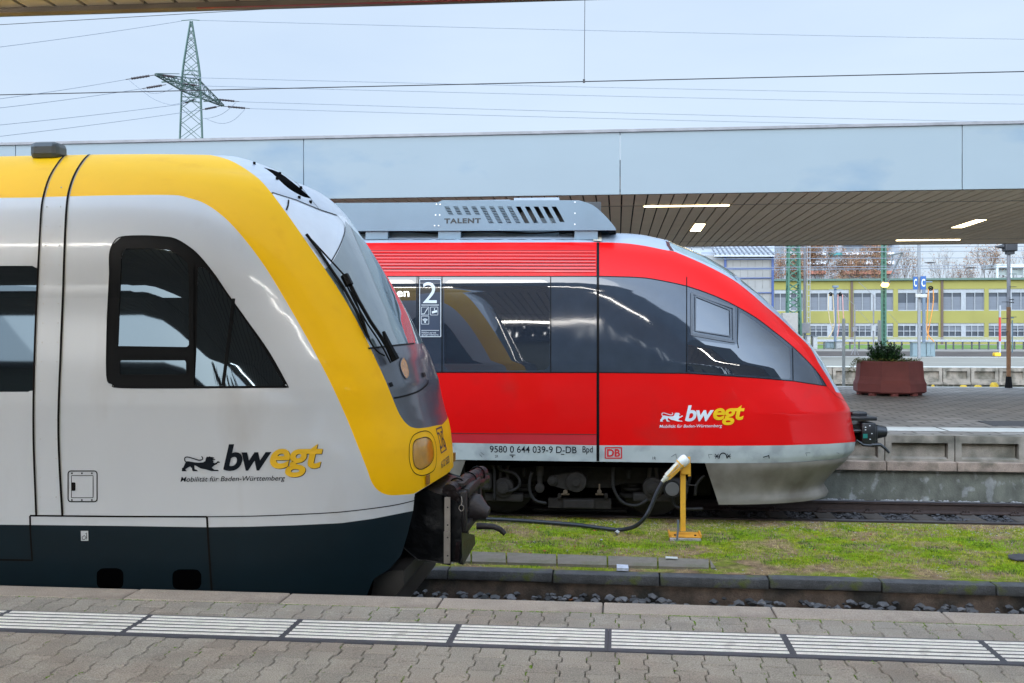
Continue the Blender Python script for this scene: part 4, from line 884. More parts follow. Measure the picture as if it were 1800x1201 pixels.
# concrete cover slabs of the cable duct
top = [(828.6, 969.4), (1246.7, 983)]; bot = [(821, 987), (1249, 998)]
xsT = [740, 828, 890, 978.6, 1067.5, 1156, 1247]; cov = mat('cover_slab', (.17, .145, .11), .85, var=.2, scale=6, bump=.4, speck=.25, col2=(.11, .105, .06), c2=(.5, .68), s2=4); island_var(cov, .85, 1.15)
f1 = lambda x: top[0][1] + (x - top[0][0]) * (top[1][1] - top[0][1]) / (top[1][0] - top[0][0]); f2 = lambda x: bot[0][1] + (x - bot[0][0]) * (bot[1][1] - bot[0][1]) / (bot[1][0] - bot[0][0])
for i, (a, b) in enumerate(zip(xsT, xsT[1:])):
    zt = .068; c4 = [gr(a + 1.5, f1(a), zt), gr(b - 1.5, f1(b), zt), gr(b - 1, f2(b), zt), gr(a + 2, f2(a), zt)]
    mb = MB(); mb.add([tuple(p) for p in c4] + [(p.x, p.y, zt - .06) for p in c4], [(0, 1, 2, 3), (7, 6, 5, 4), (0, 4, 5, 1), (1, 5, 6, 2), (2, 6, 7, 3), (3, 7, 4, 0)])
    tag(mb.build('duct_cover', cov), 'flat concrete duct cover slab in the grass, %s of the row counted from the left' % ORD[i], 'cover slab', 'duct cover slabs beside the kerb')
p = [gr(1248, 983, .066), gr(1258, 998, .066), gr(1250, 998, .066)]; mb = MB(); mb.add([tuple(q) for q in p] + [(q.x, q.y, .02) for q in p], [(0, 1, 2), (5, 4, 3), (0, 3, 4, 1), (1, 4, 5, 2), (2, 5, 3, 0)]); tag(mb.build('broken_slab', cov), 'small triangular piece of concrete at the right end of the duct covers', 'cover slab')
def flat(name, pts, z, m, label, cat, th=.012, group=None):
    q = [gr(x, y, z) for x, y in pts]; n = len(q); mb = MB(); mb.add([tuple(p) for p in q] + [(p.x, p.y, p.z - th) for p in q], [tuple(range(n)), tuple(range(n, 2 * n))[::-1]] + [(i, (i + 1) % n, n + (i + 1) % n, n + i) for i in range(n)])
    return tag(mb.build(name, m), label, cat, group)
flat('litter_carton', [(1084, 992), (1104, 993), (1105, 999), (1084, 998)], .085, mat('litter_white', (.5, .53, .58), .5, var=.3, scale=20), 'crumpled white and blue carton lying between kerb and duct covers', 'litter', .03)
flat('litter_strip', [(1170, 978), (1191, 979), (1191, 981.5), (1170, 980.5)], .09, mat('litter_pale', (.55, .56, .52), .5), 'thin pale strip of litter on the back edge of a duct cover', 'litter', .01)
flat('drain_cover', [(1772, 975), (1790, 973), (1812, 974), (1820, 979), (1808, 984), (1786, 984), (1773, 980)], .05, mat('cover_dark', (.05, .045, .045), .8, var=.3), 'dark round cover lying in the grass at the right edge', 'manhole cover')
for px, py, r_, lb in ((1085, 938, .045, 'pale angular stone lying below the black cable'), (1057, 951, .022, 'small blue grey stone in the grass left of the pale stone')):
    p = gr(px, py, .02); mb = MB(); mb.rock(p + Vector((0, 0, .01)), r_, rnd, .8); tag(mb.build('stone', mat('stone_pale', (.38, .37, .35), .8, var=.2)), lb, 'stone')
leafm = mat('leaf_brown', (.30, .09, .02), .7, var=.3, scale=60)
def leaf(p, s, a, lb):
    mb = MB(); vs = [Vector((math.cos(a + t) * s * k, math.sin(a + t) * s * k, .25 * s * math.sin(3 * t))) + p for t, k in ((0, 1), (.5, .55), (.9, .9), (1.5, .5), (2.2, .85), (3.1, .4), (3.9, .8), (4.5, .5), (5.3, .95), (5.8, .5))]
    n = len(vs); mb.add(vs + [v + Vector((0, 0, -.002)) for v in vs], [tuple(range(n)), tuple(range(n, 2 * n))[::-1]] + [(i, (i + 1) % n, n + (i + 1) % n, n + i) for i in range(n)]); tag(mb.build('fallen_leaf', leafm), lb, 'leaf', 'fallen leaves')
for px, py, z, s, lb in ((1004, 1052, -.2, .05, 'upright brown leaf in the gravel under the kerb'), (1568, 1071, -.24, .05, 'reddish leaf beside a grey stone under the kerb'), (1780, 1077, -.24, .07, 'large orange leaf in the gravel at the right edge'), (1752, 1079, -.24, .04, 'small orange leaf left of the large one at the right edge'), (1500, 949, .03, .03, 'orange leaf lying in the grass right of the yellow post'), (958, 968, .05, .03, 'orange leaf beside the duct covers')):
    leaf(gr(px, py, z), s, px, lb)
for k in range(16):
    px, py = rnd.uniform(880, 1790), rnd.uniform(922, 1000); p = gr(px, py, .04)
    if p.y > back(p.x) + .1: leaf(p + Vector((0, 0, .012)), rnd.uniform(.014, .026), rnd.uniform(0, 6), 'small brown autumn leaf lying flat in the grass strip')
mb = MB(); p = gr(1092, 1058, -.27)
for k in range(26): a = rnd.uniform(0, 6.28); l = rnd.uniform(.05, .12); mb.tube([p, p + Vector((math.cos(a) * l * .4, math.sin(a) * l * .3, l * .8)), p + Vector((math.cos(a) * l, math.sin(a) * l * .6, l * rnd.uniform(.5, 1.1)))], .0025, 4)
tag(mb.build('dead_weed', mat('weed_dark', (.03, .025, .02), .9)), 'dark dried weed growing from the gravel below the kerb', 'plant')
# track under the railcar
railm = mat('rail_rust', (.050, .032, .026), .65, metal=.25, var=.25, scale=10, bump=.3, bscale=40); headm = mat('rail_head', (.085, .075, .075), .28, metal=.85, var=.2, scale=12)
sleeperm = mat('sleeper_wood', (.062, .050, .042), .9, var=.35, scale=9, bump=.6, stretch=(1, .2, 1))
def track(yc, x0, x1, label, sx0=None, sx1=None, dz=0.):
    t = empty('railway_track', ((x0 + x1) / 2, yc, -.16 + dz)); tag(t, label, 'railway track')
    for s in (-1, 1):
        y = yc + s * .7525; pf = [(-.07, -.16), (.07, -.16), (.07, -.145), (.012, -.12), (.009, -.045), (.035, -.035), (.035, -.012), (-.035, -.012), (-.035, -.035), (-.009, -.045), (-.012, -.12), (-.07, -.145)]
        mb = MB(); mb.prism([(y + a, b + dz) for a, b in pf], x0, x1, 'YZ'); r_ = mb.build('rail', railm, t); ROOT[r_.name] = ROOT[t.name]
        mb = MB(); mb.prism([(y + a, b + dz) for a, b in ((-.034, -.0119), (.034, -.0119), (.034, -.006), (.027, 0), (-.027, 0), (-.034, -.006))], x0, x1, 'YZ'); mb.build('rail_head', headm, r_)
    x = sx0 if sx0 is not None else x0 + .3
    while x < (sx1 if sx1 is not None else x1):
        mb = MB(); mb.box((x, yc, -.235 + dz), (.25, 2.5, .148), bev=.012); s_ = mb.build('sleeper', sleeperm, t); ROOT[s_.name] = ROOT[t.name]
        mb = MB()
        for s in (-1, 1):
            for e in (-1, 1):
                y = yc + s * .7525 + e * .105; mb.box((x, y, -.145 + dz), (.14, .06, .03), bev=.008); mb.tube([(x, y, -.13 + dz), (x, y, -.09 + dz)], .014, 6); mb.tube([(x - .05, y - e * .02, -.125 + dz), (x - .03, y, -.105 + dz), (x + .03, y, -.105 + dz), (x + .05, y - e * .02, -.125 + dz)], .008, 5)
        mb.build('rail_clip', railm, s_); x += .655
track(YR, -12, 14, 'railway track under the red railcar, rusty rails on dark sleepers', -.4, 9)
track(YT, -12, 14, 'railway track in the trough right of the yellow train, mostly hidden by the platform', -3, 7, -.02)
mb = MB(); mb.b2((-40, 13.001, -.335), (40, 15.6, -.20)); tag(mb.build('ballast_bed', ballast), kind='structure')
mb = MB()
for _ in range(9000):
    x = rnd.uniform(.2, 7.5); y = rnd.uniform(13.05, 15.55)
    if abs(y - 13.0775) < .07 or abs(y - 14.5825) < .08: continue
    k = ((x + .4) % .655); onsl = min(k, .655 - k) < .14 and y < 15.05
    if onsl and rnd.random() < .93: continue
    mb.rock((x, y, -.195 + rnd.uniform(-.01, .025) + (.02 if y > 15 else 0)), rnd.uniform(.018, .042), rnd)
bs = mat('dark_ballast_stone', (.040, .038, .040), .8, var=.3, bump=.3); island_var(bs, .4, 1.9)
tag(mb.build('ballast', bs), kind='stuff')
mb = MB()
for _ in range(900):
    mb.rock((rnd.uniform(1.5, 8), rnd.uniform(15.1, 15.5), -.14), rnd.uniform(.015, .035), rnd)
tag(mb.build('ballast', mat('pale_ballast_stone', (.26, .25, .24), .8, var=.4)), kind='stuff')
# ------------------------------------------------------------------ island platform across
P2 = .825; YW = 15.66
paver2 = mat('wet_paving', (.28, .25, .22), .6, var=.2, scale=.8, bump=0, col2=(.22, .20, .18), c2=(.42, .6), s2=.5)
def brickify(m, sx, sy, depth=.5, rot=0.):
    t = m.node_tree; b = t.nodes['Principled BSDF']; co = t.nodes.new('ShaderNodeTexCoord'); br = t.nodes.new('ShaderNodeTexBrick'); br.inputs['Scale'].default_value = 1
    br.inputs['Brick Width'].default_value = sx; br.inputs['Row Height'].default_value = sy; br.inputs['Mortar Size'].default_value = .028; br.inputs['Mortar Smooth'].default_value = .6
    br.inputs['Color1'].default_value = (1, 1, 1, 1); br.inputs['Color2'].default_value = (.72, .70, .68, 1); br.inputs['Mortar'].default_value = (.28, .27, .24, 1)
    t.links.new(co.outputs['Object'], br.inputs['Vector']); src = b.inputs['Base Color'].links[0].from_socket; mm = t.nodes.new('ShaderNodeMixRGB'); mm.blend_type = 'MULTIPLY'; mm.inputs[0].default_value = 1
    t.links.new(src, mm.inputs[1]); t.links.new(br.outputs['Color'], mm.inputs[2]); t.links.new(mm.outputs[0], b.inputs['Base Color'])
    bp = t.nodes.new('ShaderNodeBump'); bp.invert = True; bp.inputs['Strength'].default_value = depth; bp.inputs['Distance'].default_value = .012; t.links.new(br.outputs['Fac'], bp.inputs['Height']); t.links.new(bp.outputs[0], b.inputs['Normal'])
brickify(paver2, .42, .34, .8)
mb = MB(); mb.b2((-40, YW + .25, -.33), (60, 30.4, P2)); tag(mb.build('platform', paver2, loc=(0, YW, P2)), kind='structure')
mb = MB(); mb.b2((-40, YW + .75, P2 + .001), (60, YW + 1.35, P2 + .006)); mb.b2((-40, 30.0, P2 + .001), (60, 30.25, P2 + .006)); tag(mb.build('edge_line', mat('edge_white', (.55, .54, .49), .6, var=.15, scale=3)), kind='structure')
mb = MB()
for k in range(40): x = -30 + k * 2.2; mb.b2((x, YW + .74, P2 + .0061), (x + .03, YW + 1.36, P2 + .008))
tag(mb.build('line_joints', mat('joint_dark', (.08, .075, .06), .9)), kind='structure')
zA, zB, zC = .44, .30, -.33
xj0 = at(1555.5, 790, YW).x; pw = at(1678.5, 790, YW).x - xj0; ow = empty('platform_wall', (xj0, YW, -.3), 'grey brown concrete platform wall with recessed panels beyond the rails at right', 'wall')
for k in range(-12, 14):
    a, b = xj0 + k * pw + .008, xj0 + (k + 1) * pw - .008; mb = MB(); z1, zt = .68, P2 - .001
    mb.prism([(a, zA), (b, zA), (b, zt), (a, zt)], YW, YW + .24, holes=[[(a + .09, .475), (b - .09, .475), (b - .09, .715), (a + .09, .715)]]); mb.add([(a + .09 + u * .0, YW + .001, .475) for u in ()], [])
    mb.b2((a + .11, YW + .09, .44), (b - .11, YW + .235, .74))
    mb.add([(a + .09, YW + .001, .475), (b - .09, YW + .001, .475), (b - .11, YW + .09, .50), (a + .11, YW + .09, .50)], [(0, 1, 2, 3)])
    mb.build('wall_panel', conc, ow)
    mb = MB(); mb.b2((a - .003, YW - .11, zB), (b + .003, YW + .23, zA - .001), .012); mb.build('ledge', concl, ow)
mb = MB(); mb.b2((-40, YW - .02, zC), (60, YW + .22, zB - .001)); mb.build('wall_foot', lowwall, ow)
flat('drain_cover', [(1719, 740), (1745, 748), (1900, 748), (1880, 740)], P2 + .008, mat('grate_dark', (.06, .06, .065), .7, var=.4, scale=30), 'dark rectangular drain cover set in the paving of the opposite platform', 'manhole cover', .008)
# ------------------------------------------------------------------ canopies
slat = mat('soffit_slat', (.80, .68, .50), .62, var=.06, scale=1.5, bump=.15); island_var(slat, .93, 1.06)
gap = mat('soffit_gap', (.010, .008, .007), .9); fasc = mat('fascia_panel', (.235, .282, .305), .75, spec=.12, var=.02, scale=.8, col2=(.155, .22, .28), c2=(.56, .78), s2=.55, stretch=(1, 1, 2.2))
fscw = mat('coping_grey', (.20, .20, .21), .6, var=.2); lampw = mat('lamp_warm', (.9, .8, .5), .5, emit=(1., .80, .42), estr=4.5)
trimb = mat('soffit_trim', (.24, .19, .14), .6, var=.2, scale=4); stripr = mat('strip_red', (.38, .045, .045), .5)
CZ = 4.67
def soffit(par, x0, x1, segs, z, pitch=.216):
    mb = MB()
    for a, b in segs:
        k = 0; x = x0
        while x < x1: mb.b2((x, a, z), (x + pitch - .026, b, z + .02)); x += pitch
    mb.build('soffit_slats', slat, par)
    mb = MB(); mb.b2((x0, segs[0][0] - .05, z + .035), (x1, segs[-1][1] + .05, z + .08)); mb.build('soffit_backing', gap, par)
oc = empty('platform_canopy', (0, 21, P2), 'long canopy over the opposite platform with pale blue fascia and brown slatted underside', 'canopy')
soffit(oc, -20.0, 20, [(16.55, 18.0), (18.10, 25.15), (25.25, 26.45)], CZ)
fb, ft = CZ - .01, at(1100, 233.5, 16.5).z
fj = [at(x, 290, 16.5).x for x in (535, 1090, 1690)]; fj = [fj[0] - 15.6, fj[0] - 10.4, fj[0] - 5.2] + fj + [fj[-1] + 5.3, fj[-1] + 10.6]
for a, b in zip(fj, fj[1:]):
    mb = MB(); mb.b2((a + .006, 16.46, fb), (b - .006, 16.5, ft), .004); mb.build('fascia_panel', fasc, oc)
mb = MB(); mb.b2((-20, 16.43, ft + .001), (20, 16.7, ft + .045)); mb.build('coping', fscw, oc)
mb = MB(); mb.b2((-20, 16.501, fb), (20, 16.54, CZ + .3)); mb.b2((-20, 18.001, CZ + .002), (20, 18.099, CZ + .03)); mb.b2((-20, 25.151, CZ + .002), (20, 25.249, CZ + .03)); mb.b2((-20, 26.451, CZ - .01), (20, 26.5, CZ + .5)); mb.build('soffit_trim', trimb, oc)
mb = MB(); mb.b2((-20, 16.71, CZ + .5), (20, 26.45, CZ + .6)); mb.build('roof_deck', fscw, oc)
for x in (-15, -7, 14.5):
    mb = MB(); mb.b2((x - .15, 21.3, P2), (x + .15, 21.6, CZ + .1)); mb.build('column', mat('column_grey', (.25, .25, .24), .5), oc)
lampn = mat('lamp_near_fill', (.9, .8, .6), .5, emit=(1., .96, .90), estr=29)  # emission raised to fill the shaded near side
def fixture(a, b, y0, y1, z, lb, grp, lm=None):
    t = empty('ceiling_light', ((a + b) / 2, (y0 + y1) / 2, z - .02), lb, 'light', grp); mb = MB(); mb.b2((a - .06, y0 - .006, z - .004), (b + .06, y1 + .006, z + .02)); mb.build('housing', fscw, t); mb = MB(); mb.b2((a, y0, z - .02), (b, y1, z - .0041)); mb.build('diffuser', lm or lampw, t)
fixture(at(1132, 361, 18.05).x, at(1282, 359, 18.05).x, 18.02, 18.08, CZ, 'long thin strip light under the opposite canopy, nearest its blue fascia', 'lights under the opposite canopy')
fixture(at(1576, 421, 25.2).x, at(1687, 421, 25.2).x, 25.16, 25.24, CZ, 'long thin strip light at the far edge of the opposite canopy', 'lights under the opposite canopy')
for c4, lb in (([(1221.8, 394), (1240, 394), (1231, 407), (1213, 406.7)], 'short square light in the canopy underside above the red nose'), ([(1715.6, 386.7), (1734.4, 386.7), (1691, 400.7), (1672, 400.7)], 'slanting square light in the canopy underside at right')):
    q = [gr(x, y, CZ - .006) for x, y in c4]; t = empty('ceiling_light', sum(q, Vector()) / 4, lb, 'light', 'lights under the opposite canopy')
    x0, x1, y0, y1 = min(p.x for p in (q[1], q[2])) - .2, max(p.x for p in (q[0], q[1])), q[2].y, q[0].y
    mb = MB(); mb.add([tuple(p) for p in q] + [(p.x, p.y, p.z + .03) for p in q], [(0, 1, 2, 3), (7, 6, 5, 4), (0, 4, 5, 1), (1, 5, 6, 2), (2, 6, 7, 3), (3, 7, 4, 0)]); mb.build('diffuser', lampw, t)
    c = sum(q, Vector()) / 4; mb = MB(); qq = [c + (p - c) * 1.12 + Vector((0, 0, .003)) for p in q]; mb.add([tuple(p) for p in qq] + [(p.x, p.y, p.z + .02) for p in qq], [(0, 1, 2, 3), (7, 6, 5, 4), (0, 4, 5, 1), (1, 5, 6, 2), (2, 6, 7, 3), (3, 7, 4, 0)]); mb.build('housing', fscw, t)
nc = empty('platform_canopy', (0, -1, PZ), 'canopy over the near platform, only its brown slatted front edge showing at top left', 'canopy')
NY = 5.9
e0 = at(0, 34.5, NY); e1 = at(1190, 1.5, NY); zn = at(600, 18.5, NY).z
soffit(nc, -25.1, 25, [(-4., -1.5), (-1.4, NY - .1)], zn + .03, .19)
nc.rotation_euler.z = R(1.15)
mb = MB(); mb.b2((-25, NY - .099, zn), (25, NY - .04, zn + .1)); mb.b2((-25, -4.1, zn), (25, -4.01, zn + .9)); mb.b2((-25, -1.5, zn + .035), (25, -1.4, zn + .06)); mb.build('soffit_trim', trimb, nc)
mb = MB(); mb.b2((-25, NY - .039, zn + .008), (25, NY, zn + .9)); mb.build('fascia_panel', fasc, nc)
ra, rb_ = at(390, 28, NY - .09).x, at(1010, 8, NY - .09).x
mb = MB(); mb.b2((ra, NY - .1, zn - .004), (rb_ + 3, NY - .08, zn - .001)); mb.build('red_edge_strip', stripr, nc)  # thin red strip along part of the canopy's front edge
mb = MB(); mb.b2((-25, -4, zn + .3), (25, NY - .1, zn + .4)); mb.build('roof_deck', fscw, nc)
for x in (-12, 12):
    mb = MB(); mb.b2((x - .15, -1.6, PZ), (x + .15, -1.3, zn + .03)); mb.build('column', MATS['column_grey'], nc)
for x, y, lb in ((-11.4, 4.5, 'strip light under the near canopy, left of the cab'), (-6.4, 4.5, 'strip light under the near canopy, above the cab'), (-1.4, 4.5, 'added fill strip light under the near canopy, above the train nose'), (3.6, 4.5, 'added fill strip light under the near canopy, right of the viewer'), (-3.5, -3.2, 'added fill strip light at the back of the near canopy')):
    fixture(x, x + 3.0, y, y + .07, zn + .028, lb, 'lights under the near canopy', lampn)  # one strip is known from its reflection; the others are added as fill
# across the road behind the viewer: long pale building mirrored in the cab glass
bb = empty('station_building', (0, -30, -.3), 'long cream building behind the viewer, mirrored in the train windows', 'building')
mb = MB(); mb.b2((-45, -34, -.34), (45, -28, 6.2)); mb.build('wall', mat('cream_render', (.30, .285, .20), .8, var=.1), bb)
mb = MB(); mb.b2((-45.3, -34.3, 6.201), (45.3, -27.7, 6.45)); mb.build('roof', mat('roof_dark', (.06, .06, .07), .7), bb)
for k in range(18): mb = MB(); mb.b2((-43 + k * 5, -27.99, 2.2), (-40.2 + k * 5, -27.95, 4.3)); mb.build('window', rband, bb)
mb = MB(); mb.b2((-45, -27.4, -.33), (45, -10.4, -.2)); tag(mb.build('ballast_bed', ballast), kind='structure')
V = []; Fc = []; r4 = random.Random(4)
for _ in range(5200):
    x = r4.uniform(-14, 45); z = r4.uniform(0, 1) ** .8 * (10.5 + 2.2 * mn.noise(Vector((x * .22, 0, 0)))); c = Vector((x, -40 + r4.uniform(-2.5, 2.5), z)); u = Vector((r4.gauss(0, .4), r4.gauss(0, .4), 1)).normalized() * r4.uniform(.4, 1.1); v = Vector((r4.gauss(0, 1), r4.gauss(0, 1), r4.gauss(0, .4))).normalized() * r4.uniform(.1, .42); o = len(V)
    V += [c - u, c + v, c + u, c - v]; Fc.append((o, o + 1, o + 2, o + 3))
tag(link_mesh('far_wood', V, Fc, mat('wood_dark', (.035, .032, .022), .9, var=.4)), kind='stuff')
# ------------------------------------------------------------------ charging post in the grass
g0 = gr(1203, 946, .02); Yp = g0.y; cx = g0.x
po = empty('charging_post', (cx, Yp, .02), 'yellow steel post with white power plug and thick black cable in the grass', 'power post')
yst = mat('post_yellow', (.72, .36, .025), .5, var=.12, scale=9, col2=(.42, .2, .03), c2=(.58, .75), s2=9); crm = mat('plug_cream', (.62, .58, .46), .45, var=.15, scale=14, col2=(.42, .34, .2), c2=(.55, .7), s2=12)
zt = at(1200, 812, Yp).z; mb = MB(); mb.box((at(1200.5, 880, Yp).x, Yp, (zt + .10) / 2), (.06, .05, zt - .10), bev=.006); mb.build('post', yst, po)
a, b = at(1175, 944, Yp).x, at(1232, 944, Yp).x
mb = MB(); mb.b2((a, Yp - .14, .05), (b, Yp + .14, .065), .004); mb.b2((a, Yp - .14, .0655), (a + .02, Yp + .14, .085)); mb.b2((b - .02, Yp - .14, .0655), (b, Yp + .14, .085)); bp_ = mb.build('base_plate', mat('plate_orange', (.62, .27, .02), .6, var=.2, scale=12), po); ROOT[bp_.name] = ROOT[po.name]
mb = MB()
for x in (a + .07, b - .07): mb.cyl((x, Yp - .09, .072), .014, .014, 'Z', 6)
mb.build('bolt', iron, bp_)
mb = MB(); mb.b2((a + .01, Yp - .16, -.03), (b - .01, Yp + .16, .049), .01); mb.build('footing', slabm, po)
A1, B1 = at(1168, 843, Yp - .06), at(1207, 805, Yp - .06); dv = (B1 - A1)
mb = MB(); mb.tube([A1 - dv * .10, A1 + dv * .02, A1 + dv * .03, A1 + dv * .12, A1 + dv * .14, A1 + dv * .74], [.022, .028, .036, .036, .045, .05], 18); pl_ = mb.build('plug', crm, po, 40); ROOT[pl_.name] = ROOT[po.name]
mb = MB(); mb.tube([A1 + dv * .745, A1 + dv * .80, A1 + dv * .95, A1 + dv * 1.02], [.060, .064, .062, .045], 18); mb.build('plug_cap', mat('cap_white', (.72, .71, .66), .4, var=.1), pl_, 40)
mb = MB(); mb.tube([A1 + dv * .70, A1 + dv * .74], .062, 14)
for s in (-1, 1): mb.bar(A1 + dv * .18 + Vector((s * .012, -.052, 0)), A1 + dv * .72 + Vector((s * .03, -.055, -.0)), .014, .012)
mb.bar(A1 + dv * .2 + Vector((0, -.05, -.04)), A1 + dv * .7 + Vector((0, -.05, -.05)), .012); mb.build('latch', yst, pl_)
mb = MB(); c = at(1206, 818, Yp); mb.b2((c.x - .06, Yp - .05, c.z - .1), (c.x + .05, Yp + .05, c.z + .03), .01); mb.bar(c + Vector((.03, -.03, .1)), c + Vector((.035, -.03, -.12)), .03); mb.build('holder', yst, po)
cab = [(1385, 605, 0), (1362, 645, 0), (1340, 690, .0), (1312, 760, .0), (1275, 825, 0.), (1225, 875, .1), (1170, 897, .3), (1100, 905, None), (1000, 895, None), (850, 875, None), (600, 855, None), (400, 842, None), (245, 836, None), (60, 830, None), (-100, 826, None)]
pts = []
for x, y, k in cab:
    px, py = Z(x, y); pts.append(gr(px, py, .03) if k is None else at(px, py, Yp - .06 + k))
ps = []
for i in range(len(pts) - 1):
    for j in range(5):
        t = j / 5; a_, b_, c_, d_ = pts[max(i - 1, 0)], pts[i], pts[i + 1], pts[min(i + 2, len(pts) - 1)]
        ps.append(.5 * ((2 * b_) + (c_ - a_) * t + (2 * a_ - 5 * b_ + 4 * c_ - d_) * t * t + (3 * b_ - a_ - 3 * c_ + d_) * t ** 3))
mb = MB(); mb.tube(ps, .024, 10); mb.build('cable', mat('cable_black', (.018, .02, .024), .45, var=.2, scale=20), po, 50)
mb = MB(); mb.tube([at(1192, 914, Yp - .15), at(1192, 930, Yp - .16), at(1190, 950, Yp - .17), at(1188, 958, Yp - .2)], .012, 8); mb.build('conduit', mat('conduit_grey', (.12, .13, .14), .6), po)
# ================================================================== background
# second island platform
def gD(px, py, z): return gr(px, py, z)
y2n, y2f = gr(1700, 646.6, P2).y, gr(1700, 627.5, P2).y
mb = MB(); mb.b2((-60, y2n + .3, -.33), (120, y2f, P2)); tag(mb.build('platform', mat('sandy_paving', (.24, .225, .185), .8, var=.15, scale=.4, bump=.2)), kind='structure')
mb = MB(); mb.b2((-60, y2n + .32, P2 + .002), (120, y2n + 1.6, P2 + .01)); mb.b2((-60, y2f - 1.3, P2 + .002), (120, y2f - .2, P2 + .01)); tag(mb.build('edge_line', MATS['edge_white']), kind='structure')
ow = empty('platform_wall', (20, y2n, -.3), 'weathered concrete wall of the more distant platform behind the planter', 'wall')
x = at(1375 / 3.752 + 1340, 660, y2n).x - 1.24 * 18
for k in range(44):
    a, b = x + k * 1.24 + .02, x + (k + 1) * 1.24 - .02; mb = MB(); mb.prism([(a, .15), (b, .15), (b, P2), (a, P2)], y2n, y2n + .28, holes=[[(a + .14, .30), (b - .14, .30), (b - .14, .66), (a + .14, .66)]]); mb.b2((a + .13, y2n + .14, .28), (b - .13, y2n + .27, .68)); mb.b2((a - .01, y2n - .12, .05), (b + .01, y2n + .28, .149)); mb.build('wall_panel', conc, ow)
mb = MB(); mb.b2((-60, y2n + .02, -.33), (120, y2n + .28, .049)); mb.build('wall_foot', lowwall, ow)
# rising ground behind with tracks, grass and path
def zD(D): return .3 + max(0, (D - 74)) * .036 if D < 102 else 1.31
def Dy(y):
    for D in np.arange(73, 150, .25):
        if HZ + (HC - zD(D)) * F / D <= y: return D
    return 150
bands = [(74, 'far_tracks', (.07, .055, .045)), (Dy(618), 'far_path', (.22, .20, .17)), (Dy(613.5), 'far_grass', (.11, .19, .03)), (Dy(606.5), 'far_path', (.26, .25, .22)), (Dy(602), 'far_ground', (.24, .22, .19)), (260, None, None)]
for (a, n_, c_), (b, _, _) in zip(bands, bands[1:]):
    ya, yb = a * 1.04, b * 1.04; za, zb = zD(a), zD(b); mb = MB(); mb.add([(-80, ya, za), (160, ya, za), (160, yb, zb), (-80, yb, zb), (-80, ya, -.4), (160, ya, -.4)], [(0, 1, 2, 3), (4, 5, 1, 0)]); tag(mb.build(n_, mat(n_ + '_m', c_, .9, var=.3, scale=.5)), kind='structure')
# guard rail
galv = mat('galvanised', (.30, .32, .34), .5, metal=.4, var=.15); t = empty('guard_rail', (25, 95 * 1.04, 1), 'long grey steel guard rail in front of the yellow building', 'guard rail')
Yg = 96.; 
def bxp(mb, x0, y0, x1, y1, Y, th, bev=0.):
    a, b = at(x0, y1, Y), at(x1, y0, Y); mb.b2((a.x, Y, a.z), (b.x, Y + th, b.z), bev)
mb = MB(); a, b = at(1430, 599, Yg), at(2100, 599, Yg); mb.b2((a.x, Yg, a.z - .12), (b.x, Yg + .12, a.z + .12), .04); mb.b2((a.x, Yg + .3, a.z + .22), (b.x, Yg + .36, a.z + .28)); mb.build('rail_beam', galv, t)
for k in range(34):
    x = at(1448 + k * 15.2 + (k % 3), 605, Yg).x; mb = MB(); mb.b2((x, Yg + .13, .9), (x + .12, Yg + .25, a.z + .1)); mb.build('rail_post', mat('post_dark', (.05, .055, .06), .6), t)
# yellow office building
YB = 114.; wl_y = mat('yellow_render', (.25, .235, .075), .85, var=.06, scale=.4, spec=.1, col2=(.225, .21, .07), c2=(.5, .7), s2=.25); wfr = mat('frame_white', (.27, .29, .31), .6); bl_g = mat('blind_glass', (.045, .055, .07), .18, var=.2, scale=.8, spec=.3); blind = mat('blind_grey', (.11, .125, .15), .5, var=.12, scale=.7, stretch=(1, 1, 14)); gut = mat('gutter_green', (.07, .12, .10), .6)
ob = empty('office_building', (at(1600, 600, YB).x, YB, 1.2), 'long yellow two-storey office building with grey blinds and green gutter beyond the tracks', 'building')
xl, xr = at(1338, 600, YB).x, at(2150, 600, YB).x; zt = at(1600, 493.2, YB).z
UP = [(1361, 1412), (1424.5, 1492.5), (1500.5, 1570.5), (1578.5, 1650), (1658, 1730.5), (1738, 1812), (1820, 1890), (1898, 1968), (1976, 2046)]
holes = []
zu1, zu0 = at(1600, 508.5, YB).z, at(1600, 546.6, YB).z; zl1, zl0 = at(1600, 568.3, YB).z, at(1600, 592.5, YB).z
for a, b in UP: holes.append((at(a, 500, YB).x, at(b, 500, YB).x))
mb = MB(); hs = [[(a, z0), (b, z0), (b, z1), (a, z1)] for a, b in holes for z0, z1 in ((zl0, zl1), (zu0, zu1))]
mb.prism([(xl, .8), (xr, .8), (xr, zt), (xl, zt)], YB, YB + .35, holes=hs); mb.b2((xl, YB + .36, .8), (xr, YB + 12, zt)); mb.build('wall', wl_y, ob)
mb = MB(); mb.b2((xl - .3, YB - .45, zt + .001), (xr, YB + 12.3, zt + .22)); mb.build('roof', gut, ob)
